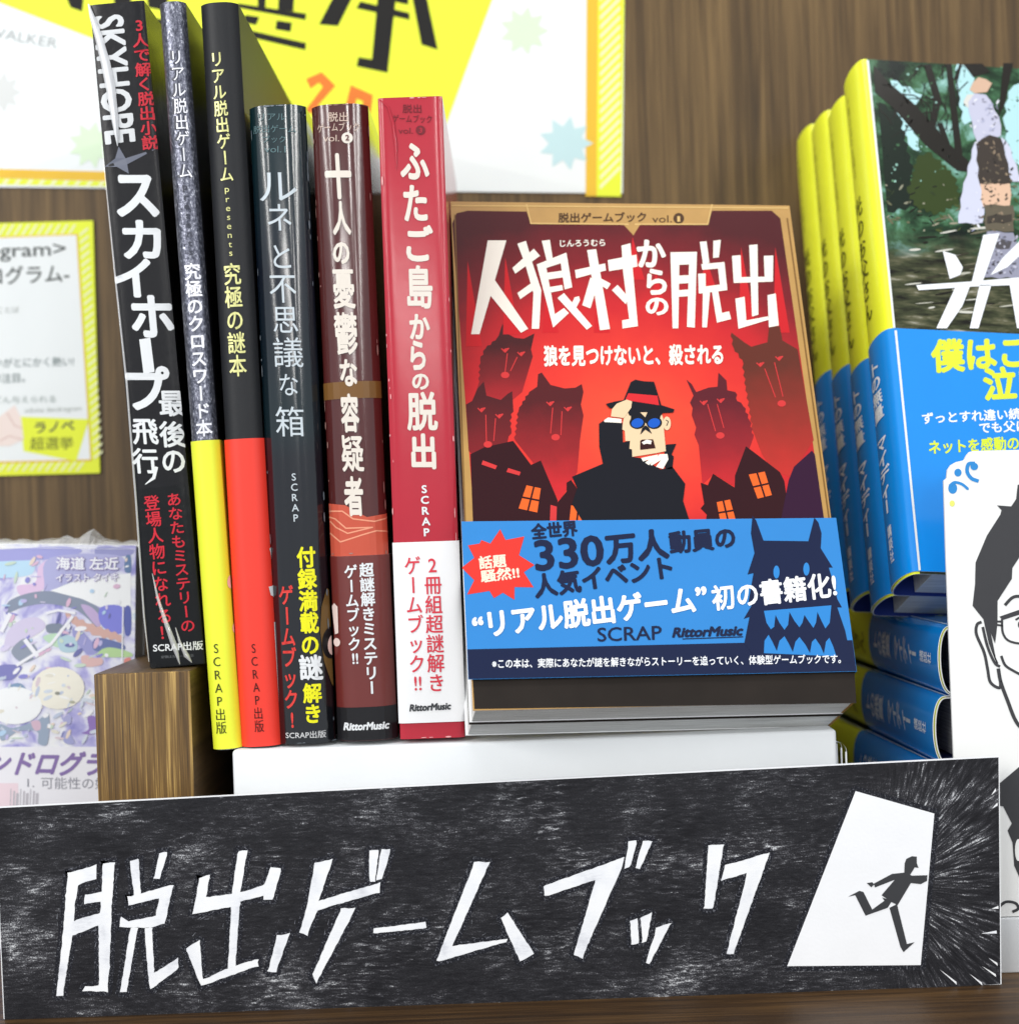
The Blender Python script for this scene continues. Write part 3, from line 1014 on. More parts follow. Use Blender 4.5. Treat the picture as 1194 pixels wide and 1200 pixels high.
# the man in hat and coat
MZ = Z(640, 430, 5.97)
CO = ink((22, 22, 30), 0.2)
SK = ink((236, 206, 166), 0.2)
A.poly(MZ([(368, 400), (400, 378), (530, 395), (535, 530), (585, 520), (600, 590), (600, 632), (660, 640), (800, 720), (880, 700), (970, 820), (955, 940), (1010, 1110), (270, 1110), (180, 960), (215, 850), (180, 770), (395, 680), (370, 560)]), CO, 6)
A.poly(MZ([(825, 560), (840, 545), (908, 540), (875, 615), (890, 630), (880, 715), (830, 720)]), CO, 6.2)
A.poly(MZ([(550, 320), (800, 320), (815, 360), (822, 450), (835, 592), (760, 607), (600, 632), (598, 580), (580, 575), (585, 520), (552, 522), (548, 450), (530, 440), (535, 390)]), SK, 7)
A.ell(*MZ([(842, 398)])[0], 4.6, 8, SK, 7.2); A.stroke(MZ([(835, 375), (852, 385), (840, 415)]), 1.0, CO, 8)
A.poly(MZ([(540, 235), (590, 110), (622, 92), (680, 104), (752, 107), (802, 270), (895, 300), (885, 322), (812, 326), (800, 345), (580, 345), (560, 300), (440, 292), (415, 262), (480, 245)]), CO, 8)
A.poly(MZ([(572, 188), (775, 205), (787, 272), (600, 243), (552, 232)]), ink((220, 44, 50), 0.2), 9)
for cx in (635, 752):
    A.ell(*MZ([(cx, 393)])[0], 9.3, 7.6, CO, 8.5); A.ell(*MZ([(cx, 396)])[0], 7.2, 5.4, ink((28, 92, 196), 0.2), 9.2, rot=-0.25)
A.poly(MZ([(590, 340), (800, 340), (790, 372), (700, 400), (640, 360), (590, 390)]), CO, 8.8)
A.poly(MZ([(655, 322), (705, 322), (690, 356)]), SK, 9.4)
A.poly(MZ([(668, 432), (655, 478), (690, 442), (737, 472), (716, 430), (692, 412)]), CO, 9.4)
A.poly(MZ([(655, 520), (670, 512), (745, 510), (762, 572), (655, 584)]), ink((56, 22, 20), 0.2), 9)
A.poly(MZ([(665, 532), (700, 512), (735, 520), (730, 545), (700, 540), (680, 547)]), TW, 9.6)
A.poly(MZ([(450, 350), (458, 300), (490, 262), (560, 233), (598, 245), (592, 290), (540, 362)]), SK, 9.8)
A.poly(MZ([(402, 378), (430, 358), (525, 368), (524, 396), (405, 390)]), TW, 9.9)
for p in ([(662, 640), (780, 616), (770, 640), (715, 690), (690, 672), (720, 650), (675, 665)], [(790, 614), (845, 612), (852, 650), (815, 716), (765, 702), (800, 655), (735, 693), (725, 685)]):
    A.poly(MZ(p), TW, 7.5)
cv.build('cover', root)

# blue paper band
BLUE = mat('blue_band', (46, 134, 208), 0.26, 0.45, vary=0.04, coat=0.1)
NV = ink((26, 34, 66), 0.24)
NVB = ink((22, 32, 66), 0.26)
bm_ = MB()
y0 = -0.0016
l0, zt = fr.uv(536, 612, y0)
r0, zt2 = fr.uv(980, 606, y0)
zb = fr.uv(549, 793, y0)[1]
zb2 = fr.uv(1002, 790, y0)[1]
zt, zb = (zt + zt2) / 2, (zb + zb2) / 2
BW = FW + 0.0012
bm_.box(-BW, BW, y0, y0 + 0.0002, zb, zt, BLUE)
bm_.box(BW - 0.0002, BW, y0 + 0.0003, BT, zb, zt, BLUE)
A = flat_art(bm_, fr, y0)


def zy(x, y):
    return fr.uv(x, y, y0)


a_ = Art(bm_, lambda x, y: (x, y), lambda a, b, l: (a, y0 - l, b), base=1)
zn = fr.uv(549, 761, y0)[1]
a_.poly([(-BW + .0001, zb + .0001), (BW - .0001, zb + .0001), (BW - .0001, zn + 0.0007), (-BW + .0001, zn)], NVB, 1)
O1 = Z(540, 590, 4.776)
O2 = Z(760, 590, 4.284)
O3 = Z(520, 550, 2.388)
A.poly(O1([(5, 360), (75, 305), (40, 235), (105, 225), (115, 205), (165, 225), (220, 145), (250, 205), (355, 185), (325, 290), (412, 345), (352, 385), (407, 470), (300, 468), (300, 540), (235, 500), (185, 530), (160, 490), (35, 510), (75, 430)]), ink((228, 58, 48), 0.24))
CRM = ink((252, 230, 208))
A.htext('話題', O1([(103, 363)])[0], O1([(257, 348)])[0], 16, CRM, 0.04, 3); A.htext('騒然!!', O1([(113, 438)])[0], O1([(330, 412)])[0], 15, CRM, 0.04, 3)
A.htext('全世界', O1([(395, 195)])[0], O1([(655, 172)])[0], 19, NV, 0.05, 3)
A.htext('330', O1([(418, 375)])[0], O1([(806, 340)])[0], 49, NV, 0.035, 3)
A.htext('万人', O1([(812, 325)])[0], O1([(1168, 290)])[0], 37, NV, 0.05, 3)
A.htext('動員の', O2([(105, 243)])[0], O2([(437, 212)])[0], 27, NV, 0.05, 3.1)
A.htext('人気イベント', O1([(415, 520)])[0], (789, 675), 29, NV, 0.05, 3)
A.htext('SCRAP', O3([(430, 482)])[0], O3([(610, 476)])[0], 23, NV, 0.015, 3)
A.htext('RittorMusic', O3([(638, 470)])[0], O3([(838, 464)])[0], 15.5, NV, 0.06, 3, shear=0.25)
A.stroke(O3([(668, 475), (836, 469)]), 1.2, NV, 2.6)
wolf = [(520, 62), (538, 85), (575, 187), (800, 190), (818, 120), (830, 72), (850, 95), (866, 150), (862, 225), (922, 322), (902, 322), (917, 370), (945, 480), (968, 522), (945, 522), (985, 640), (1018, 800), (560, 800), (478, 706), (505, 570), (476, 580), (517, 510), (498, 505), (525, 350), (495, 357), (530, 250), (512, 150)]
A.poly(O2(wolf), NVB, 2)
LB = ink((50, 136, 210), 0.26)
A.ell(*O2([(640, 345)])[0], 3.6, 7.6, LB, 3); A.ell(*O2([(790, 330)])[0], 3.6, 7.6, LB, 3)
A.poly(O2([(577, 540), (915, 512), (907, 600), (885, 628), (866, 590), (845, 545), (838, 600), (825, 625), (800, 590), (780, 560), (770, 600), (755, 622), (730, 590), (705, 545), (698, 610), (680, 635), (655, 600), (635, 560), (628, 620), (612, 632), (590, 600)]), LB, 3)
A.poly(O2([(577, 752), (580, 690), (600, 660), (622, 700), (642, 742), (655, 690), (680, 667), (702, 705), (722, 747), (735, 695), (755, 671), (785, 710), (808, 752), (818, 695), (835, 679), (860, 715), (878, 757), (888, 695), (905, 675), (925, 720), (940, 768)]), LB, 3)
WT = ink((250, 252, 255))
A.htext('“', O3([(84, 472)])[0], O3([(116, 468)])[0], 33, WT, 0.05, 4); A.htext('リアル脱出ゲーム', O3([(128, 464)])[0], O3([(706, 394)])[0], 34, WT, 0.045, 4)
A.htext('”', O3([(708, 388)])[0], O3([(740, 384)])[0], 33, WT, 0.05, 4); A.htext('初の書籍化!', O3([(752, 390)])[0], O3([(1100, 350)])[0], 31, WT, 0.034, 4)
A.htext('※この本は、実際にあなたが謎を解きながらストーリーを追っていく、体験型ゲームブックです。', O3([(135, 555)])[0], O3([(1110, 541)])[0], 11.5, WT, 0.02, 4)
bm_.build('paper_band', root)

root2, cv = front_book('closed white-paged book hidden behind the red book facing out, only its bottom edge showing', DKB)
root2.matrix_world = Matrix.Translation(fr.M.to_3x3() @ Vector((0.0, BT + 0.0014, -0.0002))) @ fr.M
cv.build('cover', root2)

# ------------------------------------------------------------------ yellow and blue paperbacks
T_, W_, BL_ = 0.0215, 0.135, 0.0041
YC = mat('yellow_cover', (246, 252, 52), 0.3, 0.45, vary=0.04, coat=0.2)
BC = mat('blue_cover_band', (10, 142, 232), 0.2, 0.5, vary=0.04, coat=0.4, bump=0.06, bscale=90)
TH2, YAW = math.radians(22), math.radians(7)
rr = ray(1077, 673)
p0 = CAM + rr * 0.56
Rz = Matrix.Rotation(YAW, 3, 'Z')
n2 = Rz @ Vector((0, -math.cos(TH2), math.sin(TH2)))
top = hit(1015, 70, p0, n2)
zv = (top - p0)
H_ = zv.length
Yl = -n2
Xl = Yl.cross(zv.normalized())
fs = Frame(p0, Xl, zv)


def yb_path(off):
    n = 26
    arc = []
    for i in range(n + 1):
        s = i / n
        ang = math.pi * s
        arc.append((-(BL_ + off) * math.sin(ang) ** 0.75 if 0 < s < 1 else 0.0, -off + (T_ + 2 * off) * (1 - math.cos(ang)) / 2))
    return [(W_, -off), (0.0, -off)], arc, [(0.0, T_ + off), (W_, T_ + off)]


NAVIN = mat('navy_inside', (30, 52, 130), 0.4, 0.4)


def yb_wrap(mb, off, th, z0, z1, m_front, m_spine, m_back, m_edge, m_in=None):
    for o, i, m, sm in zip(yb_path(off), yb_path(off - th), (m_front, m_spine, m_back), (False, True, False)):
        n = len(o)
        mb.add([(x, y, z) for z in (z0, z1) for x, y in o], [(k, k + 1, n + k + 1, n + k) for k in range(n - 1)], m, sm)
        mb.add([(x, y, z) for z in (z0, z1) for x, y in i], [(k, n + k, n + k + 1, k + 1) for k in range(n - 1)], m_in or NAVIN, sm)
        for z in (z0, z1):
            mb.add([(x, y, z) for x, y in o] + [(x, y, z) for x, y in i], [(k, k + 1, n + k + 1, n + k) for k in range(n - 1)], m_edge)


def yb_spine_art(mb, off):
    def emb(a, b, l):
        s = min(max(a / T_, 0.0), 1.0)
        ang = math.acos(1 - 2 * s)
        x = -(BL_ + off + l + 0.00012) * (math.sin(ang) ** 0.75 if 0 < ang < math.pi else 0)
        return (x, a, b)
    return Art(mb, lambda p, q: (T_ - p, -q), emb, [T_ * k / 12 for k in range(1, 12)])


# printed woodland photograph on the front
FOR, nt, b_, tc_ = newmat('woodland_print', 0.2, 0.25)
n1 = noise(nt, mapping(nt, tc_.outputs['Object'], (55, 55, 70)), 1.0, 8, 0.62, 0.4)
r1 = ramp_nodes(nt, n1, [(0.34, (14, 24, 18)), (0.46, (36, 62, 40)), (0.55, (70, 112, 78)), (0.64, (132, 180, 168)), (0.74, (186, 222, 224))])
n3 = noise(nt, mapping(nt, tc_.outputs['Object'], (70, 70, 320), rot=(0, 0.15, 0)), 1.0, 6, 0.6)
r2 = ramp_nodes(nt, n3, [(0.36, (26, 24, 18)), (0.5, (62, 66, 44)), (0.6, (98, 96, 72)), (0.72, (176, 172, 156))])
sp_ = nt.nodes.new('ShaderNodeSeparateXYZ')
nt.links.new(tc_.outputs['Object'], sp_.inputs[0])
zg = fs.uv(1070, 270)[1]
f_ = math_node(nt, 'MULTIPLY', math_node(nt, 'SUBTRACT', zg, sp_.outputs[2]), 80.0)
f_ = math_node(nt, 'MINIMUM', math_node(nt, 'MAXIMUM', f_, 0.0), 1.0)
mx = nt.nodes.new('ShaderNodeMix')
mx.data_type = 'RGBA'
nt.links.new(f_, mx.inputs[0]); nt.links.new(r1.outputs[0], mx.inputs[6]); nt.links.new(r2.outputs[0], mx.inputs[7])
nt.links.new(mx.outputs[2], b_.inputs['Base Color'])

zband = fs.uv(1050, 386)[1]
YG = 'yellow and blue paperbacks'
LAB = ['front paperback with a woodland picture cover above a bright blue band, leaning on the others',
       'yellow and blue spine directly behind the woodland cover, second of the leaning paperbacks',
       'yellow and blue spine third of the leaning paperbacks behind the woodland cover',
       'rearmost leaning yellow and blue paperback beside the red book facing out']
yroot = thing('paperback_book', LAB[0], 'book', fs, YG)
cv = MB()
yb_wrap(cv, 0.0004, 0.0004, 0.0, H_, FOR, YC, YC, WHITE)
A = yb_spine_art(cv, 0.0004)
INK = ink((84, 88, 16))
A.vtext('光のお父さん', (T_ * .40, -(H_ * .74)), (T_ * .40, -(H_ * .485)), 0.0100, INK, 0.012, cellk=0.95)
A.vtext('一撃の日々を綴る', (T_ * .42, -(H_ * .96)), (T_ * .42, -(H_ * .78)), 0.003, ink((170, 172, 40)), 0.0)
C = flat_art(cv, fs, -0.0004)
EDGE_GLINT = ink((236, 240, 236))
C.stroke([(1016, 72), (1047, 384)], 2.6, EDGE_GLINT, 8)  # painted highlight along the rounded edge between cover and spine
cz0 = Z(1010, 50, 3.43)


def cz(pts):
    return cz0([(x, max(y, 92 - 0.015 * x)) for x, y in pts])


rnd = random.Random(11)
TR = ink((34, 30, 24), 0.2)
SKYP = ink((182, 224, 228), 0.2)
for p in ([(140, 275), (190, 310), (235, 440), (205, 430), (150, 330)], [(380, 80), (440, 120), (450, 310), (410, 330), (385, 200)], [(585, 200), (640, 160), (640, 500), (600, 470), (570, 330)], [(110, 150), (240, 210), (215, 250), (150, 200)]):
    C.poly(cz(jag(p, 0, 5, 26, 9)), SKYP, 2)
for p in ([(45, 80), (110, 165), (200, 240), (285, 330), (340, 400), (430, 480), (420, 520), (380, 515), (250, 410), (130, 270), (50, 200)], [(245, 60), (275, 60), (318, 230), (290, 350), (268, 330), (287, 230)],
          [(335, 60), (358, 75), (378, 250), (403, 460), (375, 470), (352, 260)], [(405, 50), (480, 50), (515, 120), (445, 140)], [(565, 50), (605, 50), (572, 250), (545, 300)], [(300, 330), (320, 320), (360, 430), (340, 430)], [(385, 150), (400, 60), (390, 60), (365, 150)]):
    C.poly(cz(p), TR, 3 + 0.1 * (p[0][0] % 7))
C.poly(cz(jag([(64, 240), (150, 300), (190, 480), (240, 650), (100, 680)], 0, 4, 22, 10)), ink((22, 34, 24), 0.2), 2.5)
C.poly(cz(jag([(215, 470), (260, 440), (300, 470), (370, 540), (390, 640), (300, 690), (220, 660), (180, 600), (205, 540)], 0, 9, 14, 9)), ink((52, 66, 26), 0.2), 2.6)
# leaves, light patches and fallen branches
for k in range(420):
    y = rnd.uniform(100, 760)
    x = rnd.uniform(34 + (y - 60) * .103, 640)
    up = y < 560
    if up and 400 < x < 620 and rnd.random() < .7:
        continue
    rgb = rnd.choice([(20, 34, 24), (30, 52, 34), (46, 78, 50), (70, 112, 76), (96, 140, 104), (150, 196, 180)] if up else [(28, 30, 20), (44, 56, 30), (74, 84, 44), (104, 104, 78), (150, 148, 126)])
    rx = rnd.uniform(.5, 2.4) * (1 if up else 2.6)
    C.ell(*cz([(x, y)])[0], rx, rnd.uniform(.4, 1.6), ink(rgb, 0.2), rnd.choice([2.2, 3.3]), rot=rnd.uniform(-1, 1), n=7)
for k in range(60):
    x, y = rnd.uniform(200, 640), rnd.uniform(700, 1110)
    rgb = rnd.choice([(30, 28, 20), (60, 56, 42), (110, 106, 86), (186, 184, 168), (210, 208, 196)])
    C.ell(*cz([(x, y)])[0], rnd.uniform(3, 15), rnd.uniform(.4, 1.5), ink(rgb, 0.2), 2.6, rot=rnd.uniform(-.25, .05), n=9)
for k in range(26):
    x, y = rnd.uniform(110, 420), rnd.uniform(100, 380)
    L, t = rnd.uniform(20, 90), rnd.uniform(-2.4, -.7)
    C.stroke(cz([(x, y), (x + L * math.cos(t), y + L * math.sin(t))]), rnd.uniform(.5, 1.4), TR, 3.2)
# a figure in a pale costume
for rgb, p in (((196, 196, 216), [(425, 240), (450, 205), (495, 210), (548, 300), (556, 375), (460, 400), (440, 320)]), ((214, 178, 152), [(430, 190), (465, 140), (520, 165), (500, 200), (450, 205)]),
               ((206, 208, 226), [(452, 400), (472, 440), (470, 570), (488, 640), (482, 725), (385, 728), (402, 600)]), ((64, 56, 50), [(456, 410), (510, 372), (555, 385), (572, 450), (598, 565), (470, 568)]),
               ((128, 112, 88), [(470, 420), (540, 410), (555, 470), (500, 495), (470, 470)]), ((224, 186, 158), [(472, 568), (592, 568), (592, 655), (485, 660)]), ((100, 92, 76), [(490, 655), (605, 655), (608, 760), (495, 752)]),
               ((66, 60, 52), [(500, 700), (600, 690), (600, 720), (500, 730)]), ((150, 150, 168), [(500, 760), (605, 765), (640, 900), (640, 945), (490, 945)]), ((84, 80, 84), [(520, 790), (600, 800), (590, 830), (520, 825)]),
               ((206, 208, 226), [(556, 380), (580, 400), (640, 560), (600, 560)]), ((218, 216, 208), [(405, 240), (420, 210), (490, 215), (490, 250), (420, 262)])):
    C.poly(cz(jag(p, 0, len(p), 30, 5)), ink(rgb, 0.2), 4 + 0.13 * (p[0][0] % 9))
for k in range(150):
    x, y = rnd.gauss(525, 38), rnd.uniform(215, 760)
    if y < 400 and x > 545 or not 400 < x < 612:
        continue
    rgb = rnd.choice([(236, 236, 244), (176, 178, 204), (120, 118, 134)] if y < 385 or x < 470 else [(40, 36, 34), (70, 62, 54), (84, 76, 66), (112, 100, 82), (150, 130, 108)])
    C.ell(*cz([(x, y)])[0], rnd.uniform(.6, 3.2), rnd.uniform(.4, 1.5), ink(rgb, 0.2), 6.2, rot=rnd.uniform(-1.4, 1.4), n=7)
for k in range(70):
    x, y = rnd.uniform(500, 620), rnd.uniform(770, 930)
    C.ell(*cz([(x, y)])[0], rnd.uniform(.6, 3), rnd.uniform(.4, 1.6), ink(rnd.choice([(90, 88, 96), (190, 190, 206), (60, 56, 60), (120, 122, 140)]), 0.2), 6.2, rot=rnd.uniform(-1.4, 1.4), n=7)
for k in range(22):
    x, y = rnd.uniform(90, 400), rnd.uniform(140, 400)
    t = rnd.uniform(-1.9, -1.0)
    pts = [(x, y)]
    for j in range(5):
        t += rnd.uniform(-.5, .5)
        pts.append((pts[-1][0] + 22 * math.cos(t), max(95, pts[-1][1] + 22 * math.sin(t))))
    C.stroke(cz(pts), rnd.uniform(.6, 1.8), TR, 3.4)
for p in ([(215, 977), (440, 962), (640, 945), (640, 975), (450, 982), (225, 997)], [(322, 840), (372, 855), (402, 905), (392, 935), (350, 952)], [(485, 775), (550, 768), (482, 962), (438, 964)],
          [(513, 937), (560, 870), (640, 790), (640, 850), (580, 905)], [(375, 980), (432, 978), (400, 1060), (338, 1150), (296, 1150)], [(470, 975), (517, 975), (465, 1150), (430, 1150)], [(590, 975), (632, 975), (640, 1100), (640, 1150), (620, 1150)]):
    C.poly(cz(p), WT, 8)
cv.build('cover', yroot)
pg = MB()
pg.box(0.0055, W_ - 0.001, 0.0006, T_ - 0.0006, 0.0012, H_ - 0.001, PAGES)
pg.build('page_block', yroot)
bd = MB()
yb_wrap(bd, 0.0009, 0.0003, 0.0008, zband, BC, BC, BC, WHITE, NAVIN)
A = yb_spine_art(bd, 0.0009)
PB = ink((242, 248, 255))
A.vtext('トの無量 マイディー', (T_ * .5, -(zband - .008)), (T_ * .5, -0.026), 0.0104, PB, 0.028, cellk=1.0)
A.vtext('講談社', (T_ * .5, -0.022), (T_ * .5, -0.008), 0.0042, PB, 0.02)
C = flat_art(bd, fs, -0.0009)
C.stroke([(1049, 388), (1077, 668)], 2.6, EDGE_GLINT, 3)  # the painted edge highlight carried on down the band
YT = ink((226, 244, 60))
C.htext('僕はこの', (1091, 433), (1243, 425), 40, YT, 0.05); C.htext('泣いた', (1152, 466), (1268, 460), 40, YT, 0.05)
C.htext('ずっとすれ違い続けた父と', (1080, 496), (1252, 487), 14, WT, 0.03); C.htext('でも父に会えた', (1147, 507), (1246, 502), 14, WT, 0.03)
C.htext('ネットを感動の渦に', (1088, 531), (1224, 524), 17, YT, 0.035)
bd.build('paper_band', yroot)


def copy_thing(root, M, label, group=None):
    r = root.copy()
    COL.objects.link(r)
    r.matrix_world = M
    r['label'] = label
    if group:
        r['group'] = group
    for ch in root.children:
        c = ch.copy()
        COL.objects.link(c)
        c.parent = r
        if ch.name.startswith('cover') and 'stack_plain' in globals() and stack_plain:
            c.data = stack_plain
    return r


# flat books: spine to the left, tail towards the viewer
q = hit(1115, 733, CAM + Vector((0, 0.552, 0)), (0, -1, 0))
ztop = q.z
step = Matrix.Translation
for i in (1, 2, 3):
    d = Vector((0.0, (T_ + 0.0014) * i, 0))
    v = fs.M.to_3x3() @ d
    M = Matrix.Translation(v) @ fs.M
    low = (M @ Vector((0, T_ + 0.0009, 0))).z
    if low < ztop + 0.0004:
        M = Matrix.Translation(fs.M.to_3x3() @ Vector((0, 0, (ztop + 0.0004 - low) / math.cos(TH2)))) @ M
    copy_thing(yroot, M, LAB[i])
LABF = ['topmost of the flat yellow and blue paperbacks under the leaning ones', 'second flat yellow and blue paperback, sandwiched in the low stack by the white card',
        'third flat yellow and blue paperback, its spine half covered by the dark sign']
for i in range(3):
    a = (0.03, 0.045, 0.06)[i]
    ff = Frame(Vector((q.x - 0.0022 * i, q.y + 0.001 * i, ztop - (T_ + 0.002) * i - 0.0009)), Vector((1, a, 0)), Vector((-a, 1, 0)))
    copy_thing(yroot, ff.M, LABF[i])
# plain riser under the flat stack
zr = ztop - (T_ + 0.002) * 3 - 0.0006
mb = MB()
bevel_box(mb, q.x + 0.004, q.x + 0.13, q.y + 0.012, 0.15, SHELFZ, zr, CARD, 0.001)
tag(mb.build('riser_box'), 'plain white riser box under the flat stack of blue books', 'box')

# ------------------------------------------------------------------ the hand-made sign in front
SY = -0.020
sp = (0, SY, 0)
fr = Frame(Vector((0.0, SY, SHELFZ)), Vector((1, 0, 0)), Vector((0, 0, 1)))
CRAY, nt, b_, tc_ = newmat('black_crayon', 0.6, 0.14)
V = tc_.outputs['Object']
dcx, dcz = fr.uv(1040, 1040)
sepn = nt.nodes.new('ShaderNodeSeparateXYZ')
nt.links.new(V, sepn.inputs[0])
# slanting hatch strokes over most of the sheet
hz = noise(nt, mapping(nt, V, (150, 1, 760), rot=(0, 0.2, 0)), 1.0, 6, 0.7, 1.1)
hz2 = noise(nt, mapping(nt, V, (330, 1, 1300), rot=(0, -0.45, 0)), 1.0, 4, 0.65)
grain = noise(nt, V, 2600, 2, 0.6)
patch = noise(nt, mapping(nt, V, (34, 1, 60)), 1.0, 3, 0.5)
# strokes that run outward around the drawn door at the right end
dx = math_node(nt, 'SUBTRACT', sepn.outputs[0], dcx)
dz = math_node(nt, 'SUBTRACT', sepn.outputs[2], dcz)
ang = math_node(nt, 'ARCTAN2', dz, dx)
rad = math_node(nt, 'SQRT', math_node(nt, 'ADD', math_node(nt, 'MULTIPLY', dx, dx), math_node(nt, 'MULTIPLY', dz, dz)))
cmb = nt.nodes.new('ShaderNodeCombineXYZ')
nt.links.new(math_node(nt, 'MULTIPLY', ang, 34.0), cmb.inputs[0])
nt.links.new(math_node(nt, 'MULTIPLY', rad, 130.0), cmb.inputs[1])
rd = noise(nt, cmb.outputs[0], 1.0, 5, 0.65, 0.3)
wr = math_node(nt, 'MINIMUM', math_node(nt, 'MAXIMUM', math_node(nt, 'MULTIPLY', math_node(nt, 'SUBTRACT', sepn.outputs[0], dcx - 0.008), 55.0), 0.0), 1.0)
st = math_node(nt, 'ADD', math_node(nt, 'MULTIPLY', hz, 0.62), math_node(nt, 'MULTIPLY', hz2, 0.38))
# in places the hatching turns steep
up_ = noise(nt, mapping(nt, V, (170, 1, 900), rot=(0, 1.2, 0)), 1.0, 6, 0.7, 0.6)
wu = math_node(nt, 'MINIMUM', math_node(nt, 'MAXIMUM', math_node(nt, 'MULTIPLY', math_node(nt, 'SUBTRACT', noise(nt, mapping(nt, V, (30, 1, 26), loc=(3.1, 0, 0)), 1.0, 3, 0.5), 0.46), 8.0), 0.0), 1.0)
st = math_node(nt, 'ADD', math_node(nt, 'MULTIPLY', st, math_node(nt, 'SUBTRACT', 1.0, wu)), math_node(nt, 'MULTIPLY', up_, wu))
st = math_node(nt, 'ADD', math_node(nt, 'MULTIPLY', st, math_node(nt, 'SUBTRACT', 1.0, wr)), math_node(nt, 'MULTIPLY', math_node(nt, 'ADD', rd, -0.008), wr))
val = math_node(nt, 'ADD', st, math_node(nt, 'MULTIPLY', math_node(nt, 'SUBTRACT', grain, 0.5), 0.44))
val = math_node(nt, 'ADD', val, math_node(nt, 'MULTIPLY', math_node(nt, 'SUBTRACT', patch, 0.5), 0.5))
r_ = ramp_nodes(nt, val, [(0.36, (28, 28, 32)), (0.54, (45, 45, 49)), (0.63, (88, 88, 93)), (0.76, (236, 238, 241))])
nt.links.new(r_.outputs[0], b_.inputs['Base Color'])
bp = nt.nodes.new('ShaderNodeBump')
bp.inputs['Strength'].default_value = 0.35
bp.inputs['Distance'].default_value = 0.0003
nt.links.new(val, bp.inputs['Height'])
nt.links.new(bp.outputs['Normal'], b_.inputs['Normal'])
PAPER = mat('sign_paper', (248, 249, 252), 0.65, 0.25, vary=0.03, bump=0.1, vscale=90)
mb = MB()
cut = [fr.uv(x, y) for x, y in ((-4, 945.5), (300, 930), (600, 914.5), (900, 899.5), (1170.5, 886), (1171.5, 1000), (1173, 1155), (1010, 1164), (800, 1170.5), (500, 1182), (200, 1192), (5, 1199.5), (0, 1090))]
cut = [(a, max(b, 0.0002)) for a, b in cut]
n = len(cut)
tr = tessellate_polygon([[Vector((a, b, 0)) for a, b in cut]])
mb.add([(a, 0, b) for a, b in cut], tr, PAPER)
mb.add([(a, 0.0006, b) for a, b in cut], tr, PAPER)
mb.add([(a, 0, b) for a, b in cut] + [(a, 0.0006, b) for a, b in cut], [(k, (k + 1) % n, n + (k + 1) % n, n + k) for k in range(n)], PAPER)
A = flat_art(mb, fr)
A.poly([(-3, 947), (300, 931.3), (600, 915.8), (900, 901), (1169.5, 887.5), (1170.5, 1000), (1171.8, 1153), (1010, 1162.5), (800, 1169), (500, 1180.5), (200, 1190.5), (6, 1198), (1, 1090)], CRAY, 0.4)
SOL, nt, b_, tc_ = newmat('dense_crayon', 0.6, 0.14)
r_ = ramp_nodes(nt, noise(nt, tc_.outputs['Object'], 1800, 3, 0.7), [(0.42, (27, 28, 34)), (0.56, (38, 39, 46)), (0.68, (126, 128, 136))])
nt.links.new(r_.outputs[0], b_.inputs['Base Color'])
SW, nt, b_, tc_ = newmat('bare_paper', 0.65, 0.2)
smudge = math_node(nt, 'ADD', math_node(nt, 'MULTIPLY', noise(nt, tc_.outputs['Object'], 85, 3), 0.7), math_node(nt, 'MULTIPLY', noise(nt, mapping(nt, tc_.outputs['Object'], (400, 1, 1600)), 1.0, 4, .7), 0.3))
r_ = ramp_nodes(nt, smudge, [(0.30, (206, 208, 216)), (0.44, (240, 242, 247)), (0.56, (249, 250, 252))])
nt.links.new(r_.outputs[0], b_.inputs['Base Color'])
S1, S2, S3, S4, S5 = Z(40, 970, 5.427), Z(200, 970, 5.427), Z(400, 970, 4.592), Z(620, 960, 3.98), Z(900, 890, 3.871)
RUB = ink((120, 122, 130), 0.6)
LET = [S1(p) for p in ([(218, 290), (400, 235), (395, 325), (285, 360), (262, 490), (258, 600), (245, 700), (185, 1065), (145, 1070), (185, 690), (205, 430)],
                       [(440, 225), (515, 218), (497, 500), (482, 880), (468, 1042), (312, 1037), (330, 1010), (417, 1003), (413, 620), (430, 480), (432, 400)],
                       [(325, 430), (436, 405), (438, 468), (318, 485)], [(250, 592), (430, 538), (432, 612), (242, 688)],
                       [(610, 215), (667, 195), (682, 425), (640, 445)], [(800, 158), (852, 153), (800, 327), (765, 327)],
                       [(598, 440), (887, 360), (835, 605), (765, 600), (800, 447), (605, 492)], [(550, 562), (605, 592), (775, 560), (840, 555), (835, 605), (740, 637), (545, 630)],
                       [(615, 635), (662, 635), (590, 1047), (550, 1047)], [(703, 635), (752, 630), (767, 925), (915, 828), (924, 890), (745, 1027), (735, 1000)])]
LET += [S2(p) for p in ([(430, 145), (490, 145), (440, 430), (442, 480), (412, 885), (366, 895), (388, 500), (395, 400)], [(185, 318), (252, 298), (228, 442), (400, 418), (395, 500), (143, 550)],
                        [(430, 415), (600, 363), (637, 248), (707, 258), (652, 455), (590, 462), (590, 430), (435, 472)], [(98, 765), (187, 713), (206, 967), (370, 890), (557, 833), (557, 877), (195, 1007)],
                        [(678, 685), (757, 673), (672, 917), (620, 917)], [(918, 225), (1032, 198), (945, 462), (932, 530), (870, 682), (823, 667), (870, 490)],
                        [(935, 468), (1160, 400), (1180, 440), (925, 532)], [(1088, 510), (1177, 513), (927, 987), (903, 935)])]
